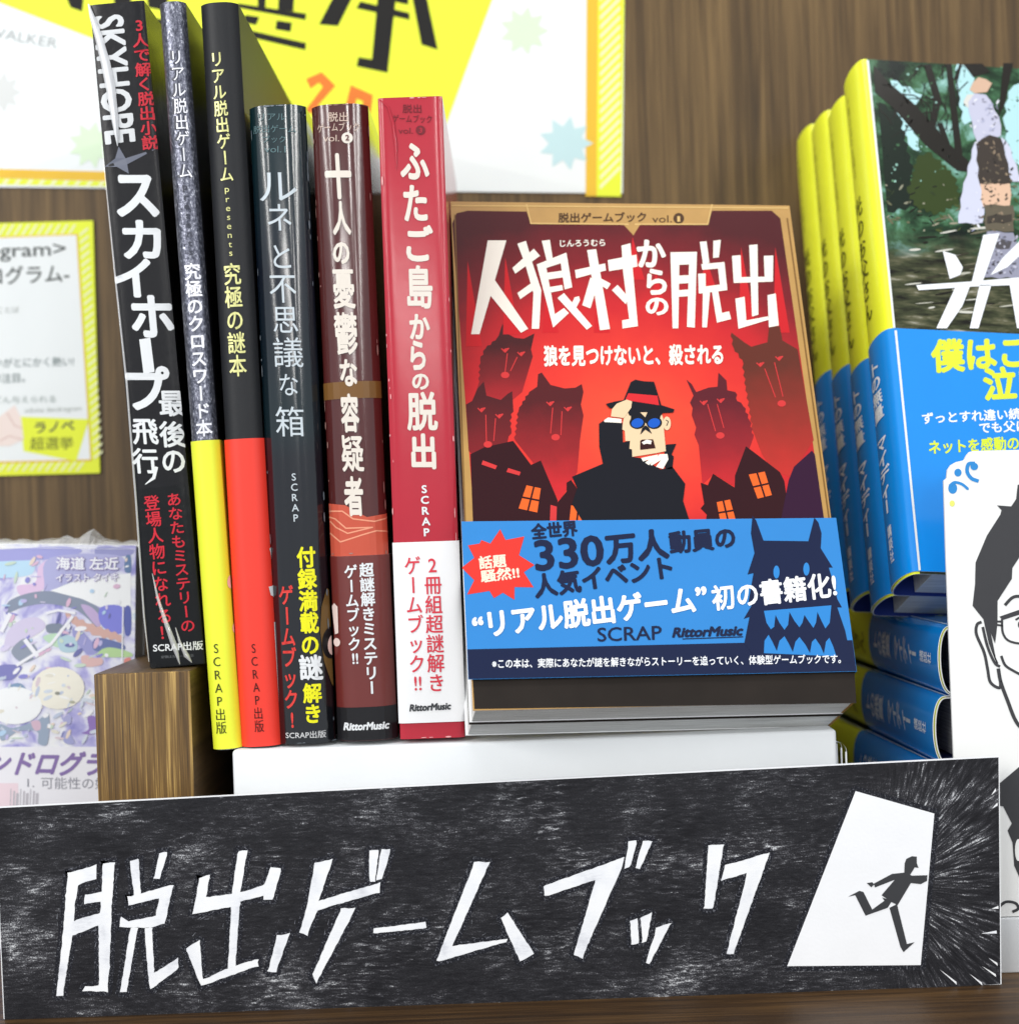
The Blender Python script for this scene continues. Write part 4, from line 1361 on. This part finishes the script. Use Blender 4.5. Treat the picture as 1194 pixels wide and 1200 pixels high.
LET += [S3(p) for p in ([(-20, 362), (212, 296), (206, 347), (-30, 415)], [(150, 122), (203, 118), (182, 285), (152, 292)], [(215, 118), (268, 118), (222, 270), (188, 280)], [(172, 542), (453, 506), (456, 540), (175, 569)],
                        [(718, 180), (797, 188), (598, 635), (892, 598), (886, 613), (520, 720), (513, 712)], [(858, 485), (896, 459), (1037, 675), (962, 722)])]
LET += [S4(p) for p in ([(65, 312), (441, 177), (436, 215), (246, 647), (207, 632), (311, 280), (75, 360)], [(465, 102), (503, 99), (470, 226), (442, 233)], [(530, 100), (576, 99), (516, 231), (494, 229)],
                        [(470, 475), (505, 459), (512, 576), (478, 587)], [(520, 460), (571, 436), (548, 569), (528, 573)], [(594, 506), (661, 482), (561, 673), (542, 673)],
                        [(835, 118), (906, 117), (858, 416), (815, 419)], [(912, 215), (1121, 154), (951, 629), (918, 631), (1016, 250), (894, 286)])]
for i, p in enumerate(LET):
    A.stroke(p, 11, SOL, 1.0 + 0.021 * i, closed=True)
    # hand-cut look: each corner strays a little, long edges waver
    q = []
    for k in range(len(p)):
        (xa, ya), (xb, yb) = p[k], p[(k + 1) % len(p)]
        q.append((xa + random.uniform(-1, 1), ya + random.uniform(-1, 1)))
        L = math.hypot(xb - xa, yb - ya)
        for m_ in range(1, int(L / 4)):
            t = m_ / int(L / 4)
            q.append((xa + (xb - xa) * t + random.uniform(-.4, .4), ya + (yb - ya) * t + random.uniform(-.4, .4)))
            if random.random() < .16:       # chalky rub marks beside the letters
                ex, ey = (yb - ya) / L, -(xb - xa) / L
                sd = random.uniform(2, 9) * random.choice((-1, 1))
                mx_, my_ = xa + (xb - xa) * t + ex * sd, ya + (yb - ya) * t + ey * sd
                ll, tt = random.uniform(2, 7), math.atan2(yb - ya, xb - xa) + random.uniform(-.4, .4)
                A.stroke([(mx_, my_), (mx_ + ll * math.cos(tt), my_ + ll * math.sin(tt))], random.uniform(.5, 1.2), RUB, 2.2, taper=True)
    A.poly(q, SW, 3)
door = S5([(395, 143), (752, 245), (690, 932), (85, 937)])
A.stroke(door, 12, SOL, 1.2, closed=True)
A.poly(door, PAPER, 3)
MAN = ink((62, 63, 66))
for p in ([(615, 515), (617, 470), (625, 450), (650, 438), (672, 440), (672, 470), (680, 491), (662, 489), (655, 502), (642, 522)], [(560, 518), (620, 512), (650, 526), (720, 524), (718, 550), (690, 565), (645, 560), (585, 660), (555, 645), (512, 615), (572, 545), (482, 580), (478, 562)],
          [(445, 560), (470, 556), (480, 566), (466, 579)], [(560, 640), (540, 672), (440, 708), (393, 615), (360, 622), (412, 595), (430, 600), (470, 680), (525, 640), (515, 625)], [(548, 672), (582, 655), (627, 836), (662, 828), (612, 873), (598, 850)]):
    A.poly(S5(p), MAN, 5 + 0.13 * (p[0][0] % 5))
# bare flecks at the right margin where the crayon runs out
for x, y, L, t in ((1166, 925, 16, 1.9), (1168, 942, 13, 2.1), (1167, 1092, 18, .15), (1168, 1130, 14, -2.4), (1166, 1143, 20, -2.5), (1169, 1063, 8, 0.1), (1150, 1153, 22, -2.3), (1120, 1152, 30, -2.3)):
    dxx, dyy = -abs(math.cos(t)) * L, (L * .45 if t > 1 else -L * .55 if t < 0 else 2)
    A.poly([(x, y - 1.6), (x + .5, y + 1.8), (x + dxx, y + dyy)], SW, 2)
tag(mb.build('shelf_sign', None, fr), 'hand-made black crayon paper sign with white cut-out letters and a running man in a doorway', 'sign')

# ------------------------------------------------------------------ white portrait card at the right
CY_ = -0.0066
fr = Frame(Vector((0.19, CY_, SHELFZ)), Vector((1, 0, 0)), Vector((0, 0, 1)))
CW = mat('card_white', (249, 249, 247), 0.4, 0.35, vary=0.012)
mb = MB()
K1 = Z(1040, 360, 4.617)
edge = K1([(760, 770), (460, 778), (440, 784), (425, 802), (412, 828), (370, 838), (340, 855), (322, 882), (318, 925), (302, 940)]) + [(1107.6, 640), (1112, 760), (1117, 886), (1121, 1000), (1123, 1076), (1300, 1072), (1300, 520)]
lp = [fr.uv(x, y) for x, y in edge]
axis = fr.uv(1232, 700)[0]
lp = [p for p in lp if p[0] < axis]
lp = lp + [(2 * axis - a, b) for a, b in reversed(lp)]
tr = tessellate_polygon([[Vector((a, b, 0)) for a, b in lp]])
n = len(lp)
mb.add([(a, 0, b) for a, b in lp], tr, CW)
mb.add([(a, 0.0012, b) for a, b in lp], tr, CW)
mb.add([(a, 0, b) for a, b in lp] + [(a, 0.0012, b) for a, b in lp], [(k, (k + 1) % n, n + (k + 1) % n, n + k) for k in range(n)], CW)
A = flat_art(mb, fr)
INK_ = ink((62, 62, 65), 0.4)


def both(fn):
    fn(A)
    fn(Art(mb, lambda x, y: (2 * axis - fr.uv(x, y)[0], fr.uv(x, y)[1]), A.emb))


K3 = Z(1090, 520, 3.16)
K4 = Z(1090, 620, 4.29)
K5 = Z(1090, 860, 3.53)
OB = ink((44, 142, 216), 0.4)
both(lambda T: (T.ell(*K1([(378, 895)])[0], 4.2, 4.6, OB), T.ell(*K1([(350, 980)])[0], 5.2, 6.4, OB), T.stroke(smooth(K1([(335, 965), (360, 948), (400, 958), (433, 985)])), 3.2, OB, 3, taper=True),
                T.stroke(smooth(K1([(465, 845), (435, 850), (428, 890), (450, 925), (485, 940)])), 4.2, OB, 3), T.ell(*K1([(466, 862)])[0], 4.4, 4.4, OB, 3.5), T.ell(*K1([(347, 1062)])[0], 3, 3.6, ink((240, 240, 120), 0.4))))
axp = 1232
both(lambda T: T.poly(K3([(430, 130), (322, 152), (316, 205), (298, 232), (245, 228), (262, 246), (258, 262), (208, 340), (166, 440), (164, 520), (155, 600), (195, 650), (215, 740), (250, 812), (246, 820), (222, 700), (238, 740), (243, 700), (247, 660), (247, 582), (300, 500), (302, 460), (328, 420), (430, 380)]), INK_, 3))
both(lambda T: (T.stroke(smooth(K4([(252, 468), (232, 482), (230, 530), (268, 620), (285, 700), (300, 770), (345, 798), (350, 760)])), 3.4, INK_, 3), T.stroke(smooth(K4([(262, 495), (285, 590), (320, 670), (345, 690)])), 3.2, INK_, 3),
                T.stroke(smooth(K4([(340, 705), (352, 770), (385, 860), (425, 960), (470, 1010), (560, 1050)])), 4.2, INK_, 3), T.stroke(smooth(K4([(330, 465), (360, 465)])), 2.4, INK_, 3), T.stroke(smooth(K4([(335, 482), (360, 485)])), 2.4, INK_, 3),
                T.poly(K4([(345, 440), (446, 405), (520, 400), (520, 420), (446, 430), (360, 458)]), INK_, 3), T.stroke(smooth(K4([(358, 455), (362, 520), (390, 560), (450, 575), (500, 565), (530, 500)])), 2.6, INK_, 3),
                T.stroke(smooth(K4([(375, 380), (410, 345), (450, 338), (520, 350)])), 3.6, INK_, 3), T.stroke(smooth(K4([(355, 640), (375, 685), (420, 715), (460, 735)])), 3, INK_, 3), T.stroke(smooth(K4([(428, 455), (460, 440), (490, 452)])), 2.4, INK_, 3), T.ell(*K4([(455, 480)])[0], 4, 5, INK_, 3)))
both(lambda T: (T.poly(K5([(140, 300), (290, 200), (367, 135), (520, 100), (520, 620), (370, 600), (345, 545), (338, 450), (318, 400), (335, 370), (300, 300), (240, 290)]), INK_, 3), T.ell(*K5([(362, 480)])[0], 4, 13, CW, 4),
                T.stroke(smooth(K5([(278, 720), (310, 695), (350, 700), (362, 722), (340, 735)])), 3.2, INK_, 3)))
CLR = bpy.data.materials.new('clear_acrylic')
CLR.use_nodes = True
b_ = CLR.node_tree.nodes['Principled BSDF']
b_.inputs['Base Color'].default_value = (0.6, 0.61, 0.62, 1)
b_.inputs['Roughness'].default_value = 0.18
card = mb.build('portrait_card', None, fr)
tag(card, 'white standing card with black line portrait of a man in glasses and blue scroll corners', 'card')
a0, z1_ = fr.uv(1123, 1077)
mb = MB()
bevel_box(mb, lp[0][0] * 0 + a0, 2 * axis - a0, -0.0008, 0.016, 0.0, z1_, CLR, 0.0006)
foot = mb.build('card_foot', card)

# ------------------------------------------------------------------ notices on the back panel
PY = WALLY - 0.0007
STR = mat('notice_yellow', (242, 252, 62), 0.5, 0.3, vary=0.03)
STRW = ink((252, 253, 200), 0.45)
ORG = ink((244, 196, 56), 0.45)
PW = mat('notice_white', (246, 250, 250), 0.5, 0.3, vary=0.02)
fr = quad_frame((-190, -260), (736, -260), (727.5, 231), (-190, 213), (0, PY, 0), (0, -1, 0))
mb = MB()
hw = fr.W / 2
mb.box(-hw, hw, 0, 0.0005, 0, fr.H, PW)
A = flat_art(mb, fr)
A.poly([(700, -150), (734, -150), (727.5, 230.5), (698, 230)], STR, 1)
A.poly([(688, -150), (702, -150), (699, 230), (686, 230)], ORG, 1.5)
for k in range(34):
    y = -140 + k * 11
    if y < 206:
        A.poly([(703, y + 16), (726.5, y - 7.5), (726.5, y - 2.5), (703, y + 21)], STRW, 2)
A.poly([(-188, 193), (120, 201), (330, 207), (330, 215), (120, 212), (-188, 204)], ORG, 1)
A.poly([(-188, 204), (120, 212.4), (330, 215.4), (330, 222), (120, 218.5), (-188, 213)], STR, 1.2)
for k in range(30):
    x = -180 + k * 14
    A.poly([(x, 213 + (x + 180) * .02), (x + 5, 213 + (x + 180) * .02), (x + 10, 206 + (x + 180) * .022), (x + 5, 206 + (x + 180) * .022)], STRW, 2)
A.poly([(-60, -22), (0, 3), (101, 42), (300, 115), (507, 190), (546, 82), (590, -36), (620, -130), (-100, -130)], STR, 2)
PB_ = ink((20, 18, 16), 0.6)
P8 = Z(270, 0, 4.592)
for p in ([(40, 18), (410, 74), (405, 108), (42, 42)], [(140, -120), (195, -120), (190, 45), (150, 40)], [(262, -120), (350, -120), (340, 62), (258, 52)], [(85, 80), (158, 92), (140, 135), (60, 120)], [(250, 110), (332, 122), (325, 172), (243, 158)], [(48, 150), (408, 232), (405, 270), (50, 187)],
          [(620, -140), (720, -140), (580, 140), (478, 132)], [(805, -140), (905, -140), (846, 392), (680, 357), (690, 308), (762, 320)], [(700, 8), (962, 70), (966, 107), (678, 45)], [(720, -60), (960, -10), (955, 25), (720, -25)], [(955, -140), (1030, -140), (1116, 268), (1028, 240)],
          [(-900, -60), (-780, -80), (-795, 62), (-858, 40)], [(-640, -60), (-540, -60), (-520, 120), (-600, 100)], [(-450, -60), (-330, -60), (-340, 60), (-440, 40)], [(-560, 60), (-300, 120), (-300, 150), (-560, 95)]):
    A.poly(P8(p), PB_, 3 + 0.13 * (abs(p[0][0]) % 7))
PO = ink((238, 128, 44), 0.45)
A.poly(P8([(408, 425), (492, 388), (567, 462), (470, 570), (560, 590), (555, 640), (400, 600), (498, 468), (478, 445), (432, 478)]), PO, 3)
A.poly(P8([(648, 458), (768, 512), (745, 690), (605, 640)]), PO, 3, holes=[P8([(680, 530), (715, 545), (700, 620), (665, 605)])])


def burst(T, x, y, r, m):
    T.poly([(x + (r if k % 2 == 0 else r * .62) * math.cos(k * math.pi / 9), y + (r if k % 2 == 0 else r * .62) * math.sin(k * math.pi / 9)) for k in range(18)], m, 2)


burst(A, 614, 36, 29, ink((226, 244, 214), 0.45)); burst(A, 663, 168, 32, ink((202, 232, 236), 0.45)); burst(A, 2, 108, 24, ink((226, 228, 226), 0.45)); burst(A, 108, 170, 28, ink((226, 246, 214), 0.45))
A.htext('WALKER', (-16, 42), (67, 57), 17, ink((176, 180, 180), 0.45), 0.0, 3)
tag(mb.build('wall_poster', None, fr), 'large white and yellow election poster with black characters on the back panel', 'poster')

fr = quad_frame((-130, 266), (104, 258), (123.5, 555), (-118, 560), (0, PY, 0), (0, -1, 0))
mb = MB()
hw = fr.W / 2
mb.box(-hw, hw, -0.0004, 0.0003, 0, fr.H, STR)
A = flat_art(mb, fr, -0.0004)
N = Z(0, 220, 3.336)
for k in range(40):
    y = 250 + k * 9
    t = (y - 258) / 297
    xr = 104 + 19 * t
    if 266 < y < 535:
        A.poly([(xr - 11, y + 6), (xr - 1, y - 2), (xr - 1, y + 1.5), (xr - 11, y + 9.5)], STRW, 2)
for k in range(22):
    x = -110 + k * 9
    A.poly([(x, 276), (x + 8, 263), (x + 11, 263), (x + 3, 276)], STRW, 2)
    A.poly([(x + 10, 552), (x + 18, 541), (x + 21, 541), (x + 13, 552)], STRW, 2)
A.poly(N([(-340, 205), (305, 180), (360, 1068), (-330, 1085)]), ORG, 2.5)
A.poly(N([(-340, 210), (300, 185), (355, 1062), (-330, 1078)]), PW, 3)
G1 = ink((70, 76, 74), 0.45)
G2 = ink((110, 128, 128), 0.45)
A.htext('<Dendrogram>', (-112, 305), (78, 299), 23, G1, 0.01, 5)
A.htext('デンドログラム-', (-84, 335), (82, 329), 23, G1, 0.015, 5)
A.htext('著者のことば', (-30, 367), (23, 366), 8, ink((160, 166, 160), 0.45), 0.0, 5)
A.htext('この戦いがとにかく熱い!', (-40, 431), (87, 428), 12, G2, 0.01, 5)
A.htext('今年注目。', (-20, 449), (30, 447), 12, G2, 0.01, 5)
A.htext('力がどんどん与えられる', (-50, 473), (66, 471), 9, ink((140, 156, 150), 0.45), 0.0, 5)
A.htext('infinite dendrogram', (30, 484), (96, 481), 8, ink((172, 180, 172), 0.45), 0.0, 5)
A.poly(N([(80, 895), (350, 905), (300, 1070), (95, 1030)]), STR, 4)
A.poly(N([(-60, 940), (20, 880), (60, 850), (85, 900), (95, 985), (40, 1010), (-60, 1010)]), ink((250, 232, 224), 0.45), 4.5)
A.stroke(N([(30, 880), (60, 930), (90, 940)]), 1.2, ink((224, 190, 180), 0.45), 5); A.stroke(N([(0, 990), (40, 970), (90, 985)]), 1.2, ink((224, 190, 180), 0.45), 5)
A.htext('ラノベ', (42, 507), (88, 504), 15, G1, 0.03, 5)
A.htext('超選挙', (36, 526), (87, 525), 16, ink((120, 126, 40), 0.45), 0.01, 5)
tag(mb.build('review_notice', None, fr), 'small white notice with a striped yellow border on the back panel beside the black book', 'notice')

# ------------------------------------------------------------------ film-wrapped novel at the left
ny = 0.062
fr = quad_frame((-148, 634), (154, 641), (160, 1112), (-148, 1112), (0, ny, 0), (0, -1, 0))
hw, NH = fr.W / 2, fr.H
root = thing('paperback_novel', 'film-wrapped paperback with a pale purple illustrated cover behind the wooden block', 'book', fr)
NVC, nt, b_, tc_ = newmat('pastel_print', 0.28, 0.5)
nn = nt.nodes.new('ShaderNodeTexNoise')
nn.inputs['Scale'].default_value = 75
nn.inputs['Detail'].default_value = 5
nn.inputs['Distortion'].default_value = 1.2
nt.links.new(tc_.outputs['Object'], nn.inputs['Vector'])
r_ = ramp_nodes(nt, nn.outputs['Fac'], [(0.30, (140, 138, 204)), (0.41, (184, 180, 228)), (0.5, (228, 228, 244)), (0.6, (246, 246, 246)), (0.72, (186, 210, 234))])
nt.links.new(r_.outputs[0], b_.inputs['Base Color'])
mb = MB()
mb.box(-hw, hw, 0, 0.0005, 0, NH, NVC)
mb.box(-hw, hw, 0.0165, 0.017, 0, NH, WHITE)
mb.box(-hw, -hw + 0.0005, 0.0006, 0.0164, 0, NH, NVC)
A = flat_art(mb, fr)
N1, N2 = Z(0, 630, 7.237), Z(0, 780, 7.27)
PCOL = [((160, 160, 222), N1([(-400, 90), (0, 100), (500, 75), (700, 110), (560, 170), (300, 190), (-400, 200)])), ((186, 222, 246), N1([(-300, 120), (80, 150), (260, 190), (300, 260), (200, 330), (-300, 330)])),
        ((150, 150, 204), N1([(840, 80), (1115, 95), (1110, 150), (960, 160), (820, 150)])), ((228, 196, 230), N1([(150, 410), (300, 380), (330, 250), (420, 180), (450, 200), (380, 430), (200, 500)])),
        ((176, 176, 222), N1([(430, 170), (1000, 150), (1010, 280), (600, 380), (400, 470), (380, 400)])), ((250, 251, 252), N1([(430, 450), (640, 370), (1112, 300), (1112, 585), (850, 590), (700, 520)])),
        ((132, 142, 164), N1(jag([(80, 540), (250, 470), (440, 455), (640, 500), (850, 610), (825, 790), (780, 720), (640, 610), (400, 560), (200, 590), (60, 640)], 0, 0))),
        ((194, 170, 214), N1([(690, 570), (780, 590), (855, 680), (840, 760), (760, 680)])), ((124, 126, 222), N1([(860, 590), (1040, 590), (1040, 800), (940, 800), (850, 720)])), ((82, 92, 170), N1([(1062, 600), (1112, 600), (1112, 810), (1062, 810)])), ((92, 120, 164), N1([(1070, 160), (1112, 160), (1112, 290), (1060, 280)])),
        ((214, 204, 234), N1([(80, 780), (200, 690), (330, 680), (390, 750), (300, 830), (100, 930), (40, 920)])), ((120, 130, 150), N1([(400, 740), (520, 730), (560, 780), (420, 810)])), ((140, 148, 168), N1([(100, 960), (230, 850), (330, 990), (200, 1060)])),
        ((188, 222, 190), N1([(370, 840), (500, 810), (560, 880), (500, 930), (430, 900)])), ((176, 206, 220), N1([(500, 830), (640, 850), (650, 960), (520, 960)])), ((150, 150, 208), N1([(620, 770), (700, 790), (830, 960), (760, 1000), (640, 870)])),
        ((216, 170, 160), N1(jag([(560, 640), (760, 730), (1040, 830), (1040, 880), (820, 830), (640, 740)], 0, 6, 30, 12))), ((96, 110, 168), N1([(820, 850), (1040, 900), (1040, 960), (810, 960)])), ((180, 216, 150), N1([(850, 960), (940, 930), (1100, 970), (1110, 1010), (860, 1010)])),
        ((222, 180, 178), N1([(700, 1000), (860, 1020), (860, 1080), (720, 1090)])), ((226, 132, 124), N1([(1060, 1030), (1110, 1020), (1110, 1090), (1060, 1090)])), ((120, 120, 186), N2([(0, 0), (180, 0), (170, 60), (100, 120), (0, 110)])), ((124, 152, 186), N2([(90, 180), (180, 150), (260, 250), (240, 270)])),
        ((150, 166, 190), N2(jag([(0, 500), (120, 530), (330, 460), (420, 410), (410, 660), (330, 660), (320, 560), (160, 560), (20, 640)], 0, 0))), ((214, 180, 200), N2([(270, 480), (340, 470), (350, 540), (300, 550)])),
        ((168, 168, 214), N2([(520, 420), (610, 430), (600, 500), (560, 490)])), ((160, 162, 212), N2([(530, 580), (580, 560), (640, 660), (560, 660)])), ((140, 110, 186), N2([(750, 440), (820, 440), (820, 575), (700, 575), (760, 540)]))]
for i, (rgb, p) in enumerate(PCOL):
    A.poly(smooth(p, 5, True) if i not in (5,) else p, ink(tuple(int(v + (248 - v) * 0.12) for v in rgb), 0.28), 1 + 0.13 * i)
PAL = [(150, 148, 214), (196, 190, 232), (222, 214, 240), (246, 246, 250), (186, 214, 240), (120, 122, 176), (226, 190, 214), (206, 224, 206), (238, 220, 206)]
for k in range(240):
    x, y = rnd.uniform(-140, 150), rnd.uniform(648, 868)
    if 60 < x < 145 and y < 685:
        continue
    A.ell(x, y, rnd.uniform(1, 8), rnd.uniform(.6, 3), ink(rnd.choice(PAL), 0.28), 4.6 + 0.011 * (k % 60), rot=rnd.uniform(-1.4, .4), n=9)
A.ell(*N2([(500, 190)])[0], 31, 25, ink((244, 240, 226), 0.28), 5.5); A.ell(*N2([(130, 340)])[0], 32, 22, ink((247, 249, 250), 0.28), 5.7)
for k in range(46):
    x, y = rnd.uniform(0, 112), rnd.uniform(790, 868)
    A.ell(x, y, rnd.uniform(1, 7), rnd.uniform(.6, 2.4), ink(rnd.choice([(232, 228, 214), (214, 222, 234), (196, 206, 226), (248, 248, 246), (222, 206, 214)]), 0.28), 6.0 + 0.011 * (k % 46), rot=rnd.uniform(-1.4, .4), n=9)
A.ell(*N2([(495, 235)])[0], 3, 2, ink((150, 150, 140), 0.28), 7); A.ell(*N2([(620, 310)])[0], 3.5, 1.6, ink((180, 180, 160), 0.28), 7)
for pts, wd in ((N1([(150, 1080), (440, 900), (620, 670)]), 3.5), (N1([(220, 870), (320, 1000)]), 5), (N1([(20, 790), (90, 650)]), 5), (N1([(400, 640), (500, 615), (640, 640)]), 3), (N1([(1048, 590), (1040, 1050)]), 1.6)):
    A.stroke(pts, wd, ink((244, 244, 250), 0.28), 7)
LV = ink((168, 150, 206), 0.28)
A.htext('海道 左近', N1([(478, 262)])[0], N1([(1012, 264)])[0], 16, LV, 0.08, 8); A.htext('海道 左近', N1([(480, 260)])[0], N1([(1010, 262)])[0], 15.5, WT, 0.03, 9.5)
A.htext('イラスト タイキ', N1([(478, 372)])[0], N1([(1012, 362)])[0], 11, LV, 0.08, 8); A.htext('イラスト タイキ', N1([(480, 370)])[0], N1([(1010, 360)])[0], 10.5, WT, 0.02, 9.5)
A.poly(N2([(-200, 690), (1200, 690), (1200, 1230), (-200, 1230)]), ink((244, 243, 249), 0.28), 7.4)
A.htext('デンドログラム', (-40, 905), (150, 907), 30, ink((142, 120, 176), 0.28), 0.045, 8.6, shear=0.35)
A.htext('1.', (33, 922), (41, 922), 14, ink((140, 140, 152), 0.28), 0.0, 8.6); A.htext('可能性の始まり', (49, 923), (156, 924), 15, ink((140, 140, 152), 0.28), 0.0, 8.6)
A.poly(N2([(-100, 1000), (160, 1000), (170, 1230), (-100, 1230)]), ink((244, 222, 230), 0.28), 8)
for k in range(9):
    A.stroke(N2([(100 + k * 28, 1050 + 20 * (k % 3)), (95 + k * 28, 1190)]), 1.2 + (k % 3), ink((196, 192, 200), 0.28), 8.6)
mb.build('cover', root)
mb = MB()
mb.box(-hw + 0.001, hw - 0.0008, 0.0007, 0.0163, 0.0006, NH - 0.0006, PAGES)
mb.build('page_block', root)
# crinkled film standing up along the top edge
FILM2 = bpy.data.materials.new('thin_film')
FILM2.use_nodes = True
b_ = FILM2.node_tree.nodes['Principled BSDF']
b_.inputs['Base Color'].default_value = (1, 1, 1, 1)
b_.inputs['Roughness'].default_value = 0.2
b_.inputs['Alpha'].default_value = 0.3
mb = MB()
n = 60
rows = []
for k in range(n + 1):
    t = k / n
    u = -hw + 2 * hw * t
    pk = max(0.0, 1 - abs(t - 0.815) / 0.06) * 0.0042 + max(0.0, 1 - abs(t - 0.71) / 0.08) * 0.0016 + abs(math.sin(t * 37)) * 0.0009
    rows.append([(u, -0.0004, NH - 0.0015), (u, 0.003 + 0.001 * math.sin(t * 53), NH + 0.0008 + pk * .6), (u, 0.0075 + 0.0025 * math.sin(t * 31), NH + 0.001 + pk), (u, 0.0174, NH - 0.001)])
mb.add([p for r in rows for p in r], [(i * 4 + k, i * 4 + k + 1, i * 4 + k + 5, i * 4 + k + 4) for i in range(n) for k in range(3)], FILM2, False)
mb.add([(hw + 0.0004, -0.0004, 0), (hw + 0.0016, 0.008, 0), (hw + 0.0005, 0.0174, 0), (hw + 0.0004, -0.0004, NH - .001), (hw + 0.0018, 0.008, NH), (hw + 0.0005, 0.0174, NH - .001)], [(0, 1, 4, 3), (1, 2, 5, 4)], FILM2, True)
mb.build('shrink_film', root)

bpy.data.objects.remove(_to)
